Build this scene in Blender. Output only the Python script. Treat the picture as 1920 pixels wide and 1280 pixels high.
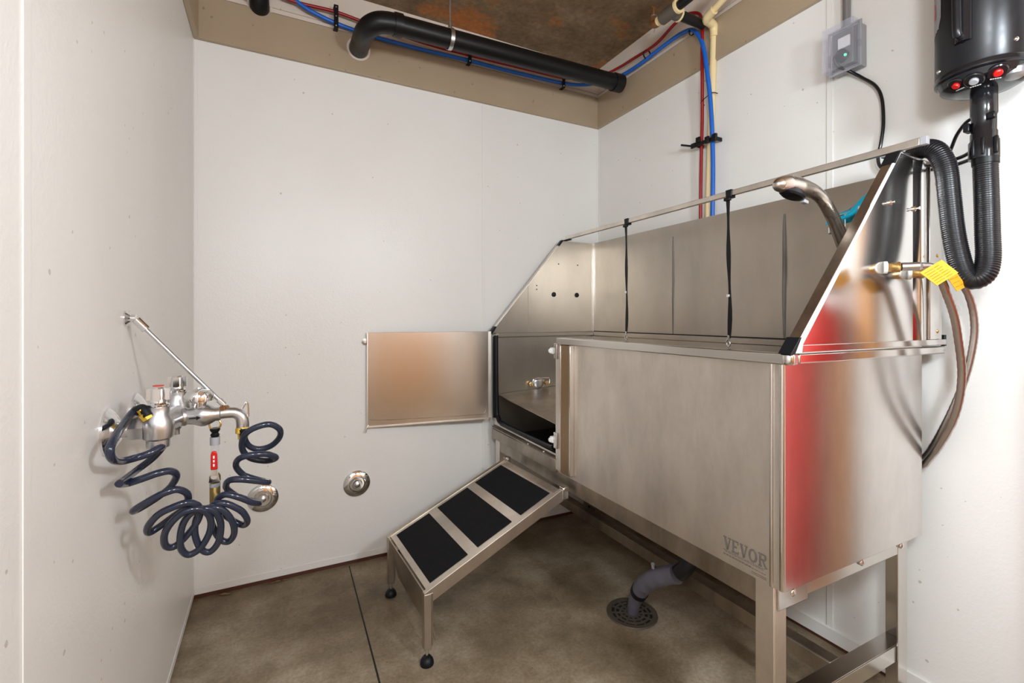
import bpy, math, random
from mathutils import Vector, Matrix
random.seed(7)
S = bpy.context.scene
C = S.collection
for o in list(bpy.data.objects): bpy.data.objects.remove(o, do_unlink=True)

# ------------------------------------------------------------ camera, light, exposure
cam_d = bpy.data.cameras.new('camera'); cam = bpy.data.objects.new('camera', cam_d); C.objects.link(cam)
S.camera = cam
cam_d.sensor_width = 36.0; cam_d.sensor_fit = 'HORIZONTAL'
cam_d.lens = 883.0 / 1920 * 36
cam_d.shift_y = -44.0 / 1920
cam.location = (0, 0, 1.08)
cam.rotation_euler = (math.pi/2, 0, -math.radians(26.952))
cam_d.clip_start = 0.02

S.view_settings.view_transform = 'Standard'
S.view_settings.look = 'None'
S.view_settings.gamma = 1.0
S.view_settings.use_curve_mapping = False
S.view_settings.exposure = 0.0

world = bpy.data.worlds.new('world'); S.world = world; world.use_nodes = True
world.node_tree.nodes['Background'].inputs[0].default_value = (1.0, 0.98, 0.96, 1)
world.node_tree.nodes['Background'].inputs[1].default_value = 0.25

def area(name, loc, target, sx, sy, power, col):
    d = bpy.data.lights.new(name, 'AREA'); d.shape = 'RECTANGLE'; d.size = sx; d.size_y = sy
    d.energy = power; d.color = col
    o = bpy.data.objects.new(name, d); C.objects.link(o); o.location = loc
    o.rotation_euler = (Vector(target) - Vector(loc)).to_track_quat('-Z', 'Y').to_euler()
    return o
def added_light(name, loc, power, col, r):
    d = bpy.data.lights.new(name, 'POINT'); d.energy = power; d.color = col; d.shadow_soft_size = r
    o = bpy.data.objects.new(name, d); C.objects.link(o); o.location = loc
ADDED_LAMPS = [((0.88, -0.38, 1.60), 64), ((0.05, -0.30, 1.66), 47)]  # added light sources behind the camera, no such fixtures are seen
for p_, w_ in ADDED_LAMPS: added_light('added_lamp_light', p_, w_, (0.83, 0.92, 1.0), 0.10)

# ------------------------------------------------------------ materials
def nmat(name):
    m = bpy.data.materials.new(name); m.use_nodes = True
    nt = m.node_tree; b = nt.nodes['Principled BSDF']
    return m, nt, b
def simple(name, col, rough=0.5, metal=0.0, **kw):
    m, nt, b = nmat(name)
    b.inputs['Base Color'].default_value = (*col, 1); b.inputs['Roughness'].default_value = rough
    b.inputs['Metallic'].default_value = metal
    for k, v in kw.items(): b.inputs[k].default_value = v
    # a faint unevenness of the surface
    tc = nt.nodes.new('ShaderNodeTexCoord'); n = nt.nodes.new('ShaderNodeTexNoise'); n.inputs['Scale'].default_value = 60
    mr = nt.nodes.new('ShaderNodeMapRange'); mr.inputs['To Min'].default_value = max(rough - .05, .02); mr.inputs['To Max'].default_value = min(rough + .07, 1)
    nt.links.new(tc.outputs['Object'], n.inputs['Vector']); nt.links.new(n.outputs['Fac'], mr.inputs['Value']); nt.links.new(mr.outputs['Result'], b.inputs['Roughness'])
    return m
def noise(nt, scale, detail=4, vec=None, rough=0.5, sc3=None):
    tc = nt.nodes.new('ShaderNodeTexCoord'); n = nt.nodes.new('ShaderNodeTexNoise')
    n.inputs['Scale'].default_value = scale; n.inputs['Detail'].default_value = detail; n.inputs['Roughness'].default_value = rough
    if sc3:
        mp = nt.nodes.new('ShaderNodeMapping'); mp.inputs['Scale'].default_value = sc3
        nt.links.new(tc.outputs['Object'], mp.inputs['Vector']); nt.links.new(mp.outputs['Vector'], n.inputs['Vector'])
    else: nt.links.new(tc.outputs['Object'], n.inputs['Vector'])
    return n.outputs['Fac']
def ramp(nt, fac, stops):
    r = nt.nodes.new('ShaderNodeValToRGB'); e = r.color_ramp.elements
    while len(e) < len(stops): e.new(0.5)
    for i, (p, c) in enumerate(stops): e[i].position = p; e[i].color = (*c, 1)
    nt.links.new(fac, r.inputs['Fac']); return r.outputs['Color']
def mix(nt, fac, a, b, kind='MIX'):
    m = nt.nodes.new('ShaderNodeMix'); m.data_type = 'RGBA'; m.blend_type = kind
    if isinstance(fac, float): m.inputs[0].default_value = fac
    else: nt.links.new(fac, m.inputs[0])
    for s, x in ((6, a), (7, b)):
        if isinstance(x, tuple): m.inputs[s].default_value = (*x, 1)
        else: nt.links.new(x, m.inputs[s])
    return m.outputs[2]
def bump(nt, b, h, strength, dist=0.002):
    bp = nt.nodes.new('ShaderNodeBump'); bp.inputs['Strength'].default_value = strength; bp.inputs['Distance'].default_value = dist
    nt.links.new(h, bp.inputs['Height']); nt.links.new(bp.outputs['Normal'], b.inputs['Normal'])

def wall_mat(name, c1, c2):
    m, nt, b = nmat(name)
    big = noise(nt, 2.2, 3); col = ramp(nt, big, [(0.3, c1), (0.7, c2)])
    sp = ramp(nt, noise(nt, 60, 0), [(0.135, (0.7, 0.66, 0.6)), (0.16, (1, 1, 1))])
    nt.links.new(mix(nt, 1.0, col, sp, 'MULTIPLY'), b.inputs['Base Color'])
    b.inputs['Roughness'].default_value = 0.38
    bump(nt, b, noise(nt, 150, 2), 0.35, 0.0015)
    return m
M = {}
M['panel'] = wall_mat('wall_panel', (0.79, 0.765, 0.725), (0.82, 0.80, 0.765))
M['trim_white'] = simple('trim_white', (0.80, 0.775, 0.74), 0.4)
M['band'] = wall_mat('tan_paint', (0.38, 0.285, 0.19), (0.42, 0.325, 0.22))
M['upper'] = wall_mat('pale_paint', (0.66, 0.56, 0.47), (0.71, 0.62, 0.54))

def concrete_floor():
    m, nt, b = nmat('floor_concrete')
    a = ramp(nt, noise(nt, 2.4, 7, rough=.62), [(0.36, (0.13, 0.093, 0.052)), (0.50, (0.25, 0.195, 0.128)), (0.62, (0.40, 0.335, 0.25))])
    f = ramp(nt, noise(nt, 90, 4, rough=.7), [(0.3, (0.72, 0.70, 0.66)), (0.7, (1.15, 1.13, 1.1))])
    col = mix(nt, 1.0, a, f, 'MULTIPLY')
    pits = ramp(nt, noise(nt, 55, 2), [(0.20, (0.35, 0.3, 0.22)), (0.25, (1, 1, 1))])
    col = mix(nt, 1.0, col, pits, 'MULTIPLY')
    nt.links.new(col, b.inputs['Base Color']); b.inputs['Roughness'].default_value = 0.55
    bump(nt, b, noise(nt, 120, 3), 0.4, 0.002)
    return m
M['floor'] = concrete_floor()
def concrete_ceiling():
    m, nt, b = nmat('ceiling_concrete')
    a = ramp(nt, noise(nt, 5.0, 7, rough=.65), [(0.3, (0.13, 0.075, 0.032)), (0.5, (0.21, 0.13, 0.065)), (0.7, (0.30, 0.21, 0.12))])
    r = ramp(nt, noise(nt, 2.3, 4, sc3=(1.0, 1.6, 1), rough=.6), [(0.51, (0, 0, 0)), (0.64, (1, 1, 1))])
    col = mix(nt, r, a, (0.46, 0.15, 0.025))
    f = ramp(nt, noise(nt, 45, 4, rough=.7), [(0.3, (0.6, 0.58, 0.55)), (0.7, (1.1, 1.1, 1.1))])
    nt.links.new(mix(nt, 1.0, col, f, 'MULTIPLY'), b.inputs['Base Color']); b.inputs['Roughness'].default_value = 0.7
    bump(nt, b, noise(nt, 30, 5), 0.5, 0.006)
    return m
M['ceil'] = concrete_ceiling()

def steel(name, col, rough, var=0.10, brush=(260, 260, 4), bs=0.06, stain=0.0, wav=0.0, aniso=0.0):
    wav = wav*.5; bs = bs*.10; var = var*.55
    m, nt, b = nmat(name)
    b.inputs['Metallic'].default_value = 1.0
    n = noise(nt, 1.0, 3, sc3=brush)
    mr = nt.nodes.new('ShaderNodeMapRange'); mr.inputs['To Min'].default_value = rough - var/2; mr.inputs['To Max'].default_value = rough + var/2
    nt.links.new(n, mr.inputs['Value']); nt.links.new(mr.outputs['Result'], b.inputs['Roughness'])
    if stain:
        st = ramp(nt, noise(nt, 7, 6, rough=.65, sc3=(1, 1, .45)), [(0.32, tuple(c*(1-stain) for c in col)), (0.62, col)])
        nt.links.new(st, b.inputs['Base Color'])
    else: b.inputs['Base Color'].default_value = (*col, 1)
    tc = nt.nodes.new('ShaderNodeTexCoord')
    add = nt.nodes.new('ShaderNodeMath'); add.operation = 'MULTIPLY_ADD'
    w = noise(nt, 2.5, 1)
    nt.links.new(w, add.inputs[0]); add.inputs[1].default_value = wav; 
    mul = nt.nodes.new('ShaderNodeMath'); mul.operation = 'MULTIPLY'; mul.inputs[1].default_value = bs
    nt.links.new(n, mul.inputs[0]); nt.links.new(mul.outputs[0], add.inputs[2])
    bump(nt, b, add.outputs[0], 0.5, 0.004)
    return m
M['steel_matte'] = steel('brushed_steel', (0.86, 0.80, 0.73), 0.40, stain=0.22, bs=0.05)
M['steel'] = steel('sheet_steel', (0.70, 0.675, 0.64), 0.20, wav=1.2, bs=0.03)
M['steel_ramp'] = steel('ramp_steel', (0.62, 0.56, 0.49), 0.38, stain=.25)
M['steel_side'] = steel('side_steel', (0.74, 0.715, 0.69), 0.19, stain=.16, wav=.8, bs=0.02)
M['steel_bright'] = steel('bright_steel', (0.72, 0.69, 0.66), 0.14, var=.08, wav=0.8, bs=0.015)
M['steel_dark_stained'] = steel('dark_stained_steel', (0.50, 0.44, 0.37), 0.36, stain=0.45, bs=0.05)  # darker and more stained than the other steels
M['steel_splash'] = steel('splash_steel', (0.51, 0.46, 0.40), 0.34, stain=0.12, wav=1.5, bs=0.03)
M['chrome'] = simple('chrome', (0.82, 0.82, 0.83), 0.10, 1.0)
M['rough_chrome'] = simple('cast_chrome', (0.62, 0.62, 0.63), 0.30, 1.0)
M['nickel'] = simple('brushed_nickel', (0.58, 0.53, 0.48), 0.28, 1.0)
M['brass'] = simple('brass', (0.72, 0.50, 0.20), 0.28, 1.0)
M['old_brass'] = simple('old_brass', (0.36, 0.26, 0.10), 0.45, 1.0)
M['yellow_fit'] = simple('yellow_brass', (0.85, 0.55, 0.07), 0.3, 0.6)
M['black'] = simple('black_plastic', (0.006, 0.006, 0.007), 0.35, **{'Specular IOR Level': .3})
M['black_gloss'] = simple('black_gloss', (0.010, 0.010, 0.012), 0.14)
M['black_satin'] = simple('black_satin', (0.008, 0.008, 0.010), 0.30, **{'Specular IOR Level': .38})
M['rubber'] = simple('black_rubber', (0.005, 0.006, 0.008), 0.45, **{'Specular IOR Level': .3})
M['pipe_black'] = simple('pipe_black', (0.006, 0.0055, 0.0055), 0.38, **{'Specular IOR Level': .3})
M['mat_pad'] = simple('grip_pad', (0.006, 0.006, 0.007), 0.8, **{'Specular IOR Level': .2})
M['coil'] = simple('slate_hose', (0.022, 0.028, 0.050), 0.16)
M['blue'] = simple('blue_tubing', (0.005, 0.11, 0.50), 0.35)
M['red'] = simple('red_tubing', (0.27, 0.005, 0.006), 0.35)
M['cream'] = simple('cream_pipe', (0.80, 0.62, 0.33), 0.4)
M['grey_hose'] = simple('grey_vinyl', (0.13, 0.125, 0.16), 0.42)
M['grey_pvc'] = simple('grey_plastic', (0.36, 0.36, 0.38), 0.45)
M['conduit'] = simple('conduit_grey', (0.30, 0.30, 0.31), 0.35, 0.6)
M['red_plastic'] = simple('red_plastic', (0.62, 0.01, 0.008), 0.3)
M['white'] = simple('white_plastic', (0.8, 0.79, 0.77), 0.4)
M['brown_base'] = simple('brown_baseboard', (0.085, 0.025, 0.012), 0.6)
M['joint'] = simple('floor_joint_black', (0.01, 0.009, 0.007), 0.8)
M['tag'] = simple('orange_tag', (0.90, 0.42, 0.02), 0.5)
M['tag_ink'] = simple('tag_ink', (0.25, 0.10, 0.01), 0.6)
M['cyan'] = simple('cyan_film', (0.005, 0.45, 0.66), 0.28)
M['yellow'] = simple('yellow_print', (0.75, 0.65, 0.05), 0.4)
M['ink'] = simple('grey_etching', (0.15, 0.13, 0.115), 0.5)
M['iron'] = simple('rusty_iron', (0.13, 0.105, 0.085), 0.55, 0.4)
M['rust'] = simple('rusted_brass', (0.24, 0.10, 0.035), 0.5, 0.6)
M['amber'] = simple('brown_varnish', (0.36, 0.25, 0.15), 0.4, 1.0)
M['white_print'] = simple('white_print', (0.75, 0.75, 0.75), 0.5)
M['wood'] = simple('orange_wood', (0.66, 0.32, 0.10), 0.5)
M['reflect_red'] = simple('red_enamel', (0.75, 0.012, 0.008), 0.3)
M['braid'] = steel('braided_steel', (0.50, 0.47, 0.44), 0.32, var=.2, brush=(900, 900, 900), bs=0.6)
def clear_mat():
    m, nt, b = nmat('clear_plastic')
    b.inputs['Base Color'].default_value = (0.85, 0.85, 0.9, 1); b.inputs['Roughness'].default_value = 0.1
    tr = nt.nodes.new('ShaderNodeBsdfTransparent'); tr.inputs[0].default_value = (0.95, 0.95, 0.97, 1)
    mx = nt.nodes.new('ShaderNodeMixShader'); mx.inputs[0].default_value = 0.09
    nt.links.new(tr.outputs[0], mx.inputs[1]); nt.links.new(b.outputs[0], mx.inputs[2])
    nt.links.new(mx.outputs[0], nt.nodes['Material Output'].inputs['Surface'])
    return m
M['clear'] = clear_mat()
def emit(name, col, s):
    m, nt, b = nmat(name); b.inputs['Base Color'].default_value = (*col, 1)
    b.inputs['Emission Color'].default_value = (*col, 1); b.inputs['Emission Strength'].default_value = s
    return m
M['led'] = emit('green_led', (0.05, 0.9, 0.35), 2.0)
M['lamp'] = emit('lamp_diffuser', (1.0, 0.96, 0.9), 4.0)

# ------------------------------------------------------------ mesh building
class MB:
    def __init__(s): s.v = []; s.f = []; s.T = None
    def add(s, vs, fs):
        n = len(s.v)
        s.v += [tuple(s.T @ Vector(p)) if s.T else tuple(p) for p in vs]
        s.f += [tuple(i + n for i in f) for f in fs]
        return s
    def box(s, x0, x1, y0, y1, z0, z1):
        return s.add([(x0,y0,z0),(x1,y0,z0),(x1,y1,z0),(x0,y1,z0),(x0,y0,z1),(x1,y0,z1),(x1,y1,z1),(x0,y1,z1)],
              [(0,3,2,1),(4,5,6,7),(0,1,5,4),(1,2,6,5),(2,3,7,6),(3,0,4,7)])
    def prism(s, pts, vec):
        n = len(pts); q = [Vector(p) for p in pts]; v = Vector(vec)
        nrm = Vector((0,0,0))
        for i in range(n): nrm += q[i].cross(q[(i+1) % n])
        if nrm.dot(v) > 0: q.reverse()
        s.add(list(q) + [p + v for p in q], [tuple(range(n)), tuple(range(2*n-1, n-1, -1))] +
              [(i, i + n, (i+1) % n + n, (i+1) % n) for i in range(n)])
        return s
    def lathe(s, prof, base, axis, n=24, closed=False):
        a = Vector(axis).normalized(); u = a.orthogonal().normalized(); w = a.cross(u); b = Vector(base)
        vs = []; fs = []
        for r, h in prof:
            for k in range(n):
                t = 2*math.pi*k/n; vs.append(b + a*h + (u*math.cos(t) + w*math.sin(t))*r)
        m = len(prof)
        for i in range(m-1):
            for k in range(n): fs.append((i*n+k, i*n+(k+1) % n, (i+1)*n+(k+1) % n, (i+1)*n+k))
        if closed:
            for k in range(n): fs.append(((m-1)*n+k, (m-1)*n+(k+1) % n, (k+1) % n, k))
        else:
            fs.append(tuple(range(n-1, -1, -1))); fs.append(tuple((m-1)*n+k for k in range(n)))
        return s.add(vs, fs)
    def cyl(s, a, b, r, n=20, r2=None):
        a = Vector(a); b = Vector(b)
        return s.lathe([(r, 0), (r if r2 is None else r2, (b-a).length)], a, b-a, n)
    def tube(s, pts, r, n=12, sub=6, closed=False, ridge=None):
        P = [Vector(p) for p in pts]
        Q = smooth(P, sub) if sub > 1 else P
        m = len(Q); vs = []; fs = []
        t0 = (Q[1]-Q[0]).normalized(); u = t0.orthogonal().normalized(); L = 0
        for i in range(m):
            t = (Q[min(i+1, m-1)] - Q[max(i-1, 0)]).normalized()
            u = (u - t*u.dot(t)).normalized(); w = t.cross(u)
            if i: L += (Q[i]-Q[i-1]).length
            rr = r(i/(m-1)) if callable(r) else r
            if ridge: rr *= 1 + ridge[1]*math.sin(2*math.pi*L/ridge[0])
            for k in range(n):
                a = 2*math.pi*k/n; vs.append(Q[i] + (u*math.cos(a) + w*math.sin(a))*rr)
        for i in range(m-1):
            for k in range(n): fs.append((i*n+k, i*n+(k+1) % n, (i+1)*n+(k+1) % n, (i+1)*n+k))
        fs.append(tuple(range(n-1, -1, -1))); fs.append(tuple((m-1)*n+k for k in range(n)))
        return s.add(vs, fs)
    def sphere(s, c, r, n=16, sq=(1,1,1)):
        vs = []; fs = []; m = n//2
        for i in range(m+1):
            th = math.pi*i/m
            for k in range(n):
                ph = 2*math.pi*k/n
                vs.append((c[0]+r*sq[0]*math.sin(th)*math.cos(ph), c[1]+r*sq[1]*math.sin(th)*math.sin(ph), c[2]+r*sq[2]*math.cos(th)))
        for i in range(m):
            for k in range(n): fs.append((i*n+k, (i+1)*n+k, (i+1)*n+(k+1) % n, i*n+(k+1) % n))
        return s.add(vs, fs)
def smooth(P, sub):
    out = []; m = len(P)
    for i in range(m-1):
        p0, p1, p2, p3 = P[max(i-1, 0)], P[i], P[i+1], P[min(i+2, m-1)]
        for j in range(sub):
            t = j/sub; t2 = t*t; t3 = t2*t
            out.append(0.5*((2*p1) + (p2-p0)*t + (2*p0-5*p1+4*p2-p3)*t2 + (3*p1-p0-3*p2+p3)*t3))
    out.append(P[-1]); return out

ORG = {}
def obj(name, mb, m, parent=None, bev=0.0, flat=False, origin=None, smooth_angle=40):
    if parent is not None: org = ORG[parent.name]
    elif origin is not None: org = Vector(origin)
    else:
        xs = [v[0] for v in mb.v]; ys = [v[1] for v in mb.v]; zs = [v[2] for v in mb.v]
        org = Vector(((min(xs)+max(xs))/2, (min(ys)+max(ys))/2, min(zs)))
    me = bpy.data.meshes.new(name)
    me.from_pydata([tuple(Vector(v) - org) for v in mb.v], [], mb.f); me.update(); me.validate()
    me.materials.append(M[m])
    o = bpy.data.objects.new(name, me); C.objects.link(o)
    if parent is not None: o.parent = parent
    else: o.location = org
    ORG[o.name] = org
    if bev:
        bm = o.modifiers.new('bevel', 'BEVEL'); bm.width = bev; bm.segments = 2; bm.limit_method = 'ANGLE'; bm.angle_limit = math.radians(40)
    if not flat:
        me.shade_smooth()
        try: me.set_sharp_from_angle(angle=math.radians(smooth_angle))
        except Exception: pass
    return o
def thing(name, label, cat, loc, group=None):
    o = bpy.data.objects.new(name, None); C.objects.link(o); o.location = loc; o.empty_display_size = 0.05
    ORG[o.name] = Vector(loc); o['label'] = label; o['category'] = cat
    if group: o['group'] = group
    return o
def tag(o, label, cat, group=None):
    o['label'] = label; o['category'] = cat
    if group: o['group'] = group
    return o
def struct(name, mb, m, label=None, parent=None, **k):
    o = obj(name, mb, m, parent, **k)
    if parent is None: o['kind'] = 'structure'
    return o

# ------------------------------------------------------------ the room
XL, XR, YB, YN = -0.27, 1.65, 2.162, -2.3
ZP, ZB, ZC = 2.149, 2.319, 2.49     # panel top, band top, ceiling
struct('floor', MB().box(XL-.3, XR+.3, YN-.2, YB+.3, -.1, 0), 'floor', flat=True)
struct('ceiling', MB().box(XL-.3, XR+.3, YN-.2, YB+.3, ZC, ZC+.1), 'ceil', flat=True)
wb = struct('wall_back', MB().box(XL-.1, XR+.1, YB, YB+.1, .018, ZP), 'panel', flat=True)
wr = struct('wall_right', MB().box(XR, XR+.1, YN, YB, .018, ZP), 'panel', flat=True)
wl = struct('wall_left', MB().box(XL-.1, XL, YN, YB, .018, ZP), 'panel', flat=True)
struct('wall_front', MB().box(XL-.1, XR+.1, YN-.1, YN, 0, ZC), 'panel', flat=True)
# pale painted wall above the tan band
struct('wall_upper', MB().box(XL-.1, XR+.1, YB, YB+.1, ZP, ZC).box(XR, XR+.1, YN, YB, ZP, ZC).box(XL-.1, XL, YN, YB, ZP, ZC), 'upper', flat=True)
pr = .018
struct('trim_1', MB().box(XL, XR, YB-pr, YB, ZP, ZB), 'band', bev=.002)
struct('trim_2', MB().box(XR-pr, XR, YN, YB-pr, ZP, ZB), 'band', bev=.002)
struct('trim_3', MB().box(XL, XL+pr, YN, YB-pr, ZP, ZB), 'band', bev=.002)
# narrow pale mouldings above the band
struct('trim_4', MB().box(XL, XR, YB-.012, YB, ZB+.004, ZB+.016).box(XR-.012, XR, YN, YB-.012, ZB+.004, ZB+.016), 'upper')
struct('trim_5', MB().box(XL, XR, YB-.006, YB, ZB+.028, ZB+.036).box(XR-.006, XR, YN, YB-.006, ZB+.028, ZB+.036), 'upper')
# battens that cover the joints of the wall panels
struct('trim_6', MB().box(.931, .947, YB-.0045, YB, .02, ZP-.012), 'trim_white', bev=.0008)
struct('trim_7', MB().box(XL, XL+.002, .774, .795, .02, ZP-.004), 'trim_white', bev=.0008)
struct('trim_8', MB().box(XR-.003, XR, .905, .925, .05, ZP-.004), 'trim_white', bev=.0008)
struct('trim_9', MB().box(XL, XL+.013, YB-.002, YB, .02, ZP).box(XL, XL+.002, YB-.010, YB-.002, .02, ZP), 'trim_white', bev=.0006)
struct('trim_10', MB().box(XR-.012, XR, YB-.002, YB, .02, ZP).box(XR-.002, XR, YB-.014, YB-.002, .02, ZP), 'trim_white', bev=.0006)
# thin edging strip at the foot of the panels, dark gap under it
struct('trim_11', MB().box(XL, XR, YB-.003, YB, .018, .045).box(XL, XL+.003, YN, YB-.003, .018, .040), 'trim_white', bev=.001)
struct('trim_12', MB().box(XR-.008, XR, YN, YB-.003, .012, .055), 'trim_white', bev=.001)
struct('baseboard_back', MB().box(XL-.05, XR+.05, YB+.004, YB+.06, -.01, .02), 'brown_base')
struct('baseboard_left', MB().box(XL-.06, XL-.004, YN, YB+.01, -.01, .02), 'brown_base')
struct('baseboard_right', MB().box(XR-.004, XR+.05, YN, YB+.01, -.01, .02), 'brown_base')
struct('trim_13', MB().prism([(.2955,2.15,.0003),(.2995,2.15,.0003),(.281,1.2,.0003),(.275,1.2,.0003)], (0,0,.0006)), 'joint', flat=True)
# dabs of expanding foam / glue along the foot of the back wall
gl = MB()
for x, y, r in ((-.17, 2.150, .012), (-.155, 2.142, .008), (.02, 2.155, .010), (.045, 2.153, .008), (-.0, 2.152, .007)):
    gl.sphere((x, y, .003), r, 10, (1.4, .7, .35))
o = obj('glue_residue', gl, 'amber'); o['kind'] = 'stuff'
tag(o, 'yellowish dried glue dabs on the floor along the foot of the back wall', 'glue')

# ------------------------------------------------------------ behind the camera: added lamps, made-up things for the steel to reflect
for (lx, ly, lz), w_ in ADDED_LAMPS:
    t = thing('added_lamp', 'added unseen lamp without a globe, hanging behind the camera on the %s' % ('right' if lx > .6 else 'left'), 'lamp', (lx, ly, lz))
    obj('lamp_fitting', MB().cyl((lx, ly, lz+.13), (lx, ly, lz+.20), .04), 'chrome', t)
    obj('suspension_rod', MB().cyl((lx, ly, lz+.20), (lx, ly, ZC+.002), .006), 'chrome', t)
    rim_ = MB().lathe([(.045,.125),(.06,.115),(.045,.110)], (lx, ly, lz), (0,0,1), 24)
    obj('lamp_collar', rim_, 'white', t)
d1 = struct('added_door', MB().box(-.05, 1.05, YN, YN+.045, .005, 2.05), 'wood', bev=.003)  # unseen wooden door, added for orange reflections in the steel
struct('door_handle', MB().cyl((.03, YN+.04, 1.0), (.03, YN+.10, 1.0), .012).cyl((.03, YN+.09, 1.0), (.15, YN+.09, 1.0), .010), 'chrome', parent=d1)
t = thing('added_cupboard', 'tall orange wooden cupboard, unseen, added behind the camera for the steel to reflect', 'cupboard', (1.45, -.75, 0))  # made-up cupboard, gives the steel an orange reflection
obj('cupboard_body', MB().box(1.25, 1.645, -1.3, -.35, 0.06, 1.75), 'wood', t, bev=.004)
obj('plinth', MB().box(1.28, 1.64, -1.28, -.37, 0, .06), 'black', t)
obj('cupboard_door', MB().box(1.235, 1.25, -1.29, -.83, .08, 1.73), 'wood', t, bev=.003)
obj('cupboard_door', MB().box(1.235, 1.25, -.82, -.36, .08, 1.73), 'wood', t, bev=.003)
obj('handle', MB().tube([(1.235,-.79,1.0),(1.21,-.79,1.0),(1.21,-.79,1.12),(1.235,-.79,1.12)], .005, 8, 3), 'chrome', t)
struct('added_wood_strip', MB().box(1.622,1.65,.38,.42,0,2.10), 'wood', bev=.002)  # unseen orange strip, added to be reflected in the tub's side panel
t = thing('added_red_cylinder', 'large red cylinder, unseen, added on the right wall for the steel to reflect', 'red cylinder', (1.575, .275, .18))  # made-up red object, added for the red reflection in the side panel
obj('cylinder_body', MB().lathe([(.05,0),(.066,.01),(.072,.04),(.072,.84),(.064,.90),(.04,.94),(.022,.96),(.022,.98)], (1.575, .275, .18), (0,0,1), 32), 'reflect_red', t)
obj('valve_head', MB().cyl((1.575,.275,1.16), (1.575,.275,1.21), .02).box(1.56,1.59,.215,.315,1.205,1.22), 'black', t)
obj('lever', MB().box(1.565,1.585,.165,.285,1.225,1.237), 'chrome', t)
obj('discharge_hose', MB().tube([(1.555,.26,1.19),(1.53,.20,1.17),(1.52,.17,1.0),(1.525,.165,.8),(1.53,.165,.6)], .010, 10), 'rubber', t)
obj('wall_bracket', MB().box(1.640,1.65,.25,.30,.7,1.1), 'chrome', t)

# ------------------------------------------------------------ grooming tub
XF, XBk, Y0, Y1 = .977, 1.575, .6365, 2.12
ZL, ZR = .49, 1.0
tub = thing('grooming_tub', 'large stainless steel dog grooming tub on legs along the right wall', 'tub', (1.28, 1.38, 0))
T_ = .004
obj('front_panel', MB().prism([(XF,Y0+.006,ZL),(XF,Y0+.006,ZR-.002),(XF,1.515,ZR-.002),(XF,1.515,.575),(XF,1.545,.555),(XF,2.05,.562),(XF,2.085,.60),(XF,2.095,ZR),(XF,2.115,ZR),(XF,2.115,ZL)], (.005,0,0)), 'steel_matte', tub, flat=True)
obj('side_panel', MB().box(XF+.002, XBk, Y0, Y0+T_, ZL, .985), 'steel_side', tub, bev=.001)
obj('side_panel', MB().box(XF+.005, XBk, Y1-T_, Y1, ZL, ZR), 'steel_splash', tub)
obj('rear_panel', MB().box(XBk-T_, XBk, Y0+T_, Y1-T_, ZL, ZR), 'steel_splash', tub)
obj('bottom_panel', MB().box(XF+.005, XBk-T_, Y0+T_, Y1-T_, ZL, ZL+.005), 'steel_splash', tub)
# rolled corner beads of the near corner
obj('corner_bead', MB().cyl((XF-.001, Y0+.002, ZL+.004), (XF-.001, Y0+.002, .985), .006, 12).cyl((XF-.001, Y0+.026, ZL+.002), (XF-.001, Y0+.026, .985), .0045, 12), 'steel_bright', tub)
# rolled rim
zr0, zr1 = .982, 1.006
rim = MB().box(.948, .980, .605, 1.50, zr0, zr1)
obj('rim', rim, 'steel', tub, bev=.003)
obj('rim', MB().box(.980, 1.62, .603, .650, zr0+.002, zr1-.001), 'steel_bright', tub, bev=.003)
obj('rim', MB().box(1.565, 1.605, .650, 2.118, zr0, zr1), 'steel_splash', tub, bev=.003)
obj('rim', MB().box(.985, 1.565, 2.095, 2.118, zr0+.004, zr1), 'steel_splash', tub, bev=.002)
obj('rim_corner', MB().lathe([(.010,0),(.0125,.003),(.0125,.019),(.010,.022)], (.953,.609,zr0+.001), (0,0,1), 20), 'steel_bright', tub)
# channel that carries the door latch, with latch catches
ch = MB().box(.966, .9765, 1.505, 1.535, .50, .985).box(.969, .9765, 1.425, 1.505, .515, .985)
obj('door_channel', MB().box(.968, .9768, 1.492, 1.535, .50, .982), 'steel_matte', tub, bev=.001)
obj('door_channel', MB().box(.962, .9768, 1.432, 1.490, .50, .980), 'amber', tub, bev=.002)
obj('channel_edge', MB().box(.9595, .9768, 1.424, 1.432, .505, .98).box(.9595, .9768, 1.487, 1.492, .505, .982), 'steel_bright', tub, bev=.001)
for z in (.955, .615):
    c = obj('latch_catch', MB().box(.955, .969, 1.507, 1.530, z-.03, z+.03), 'steel_bright', tub, bev=.002)
    obj('latch_pin', MB().cyl((.945,1.535,z), (.965,1.548,z), .010, 14).box(.950,.970,1.53,1.548,z-.012,z+.012), 'white', tub, bev=.002)
    for dz in (.022, -.022): obj('screw', MB().sphere((.954,1.518,z+dz), .003, 8), 'chrome', tub)
# black rubber seal around the door opening
seal = [( .974,2.088,.995),(.974,2.085,.80),(.974,2.078,.635),(.974,2.062,.595),(.974,2.02,.578),(.974,1.80,.574),(.974,1.60,.574),(.974,1.56,.578)]
obj('door_seal', MB().tube(seal, .0105, 10, 6), 'rubber', tub)
obj('seal_edge', MB().box(.970,.976,2.098,2.116,.59,.99), 'black', tub)
# ledge and rivets below the opening
obj('door_ledge', MB().prism([(.977,1.53,.548),(.977,2.11,.556),(.960,2.11,.548),(.960,1.53,.538)], (0,0,-.004)), 'steel_dark_stained', tub, bev=.001)
obj('door_sill', MB().box(.966,.9768,1.536,2.118,.488,.536), 'steel_dark_stained', tub, bev=.002)
for y in (1.62, 1.75, 2.0):
    obj('rivet', MB().sphere((.966,y,.546), .004, 10), 'chrome', tub)
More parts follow.
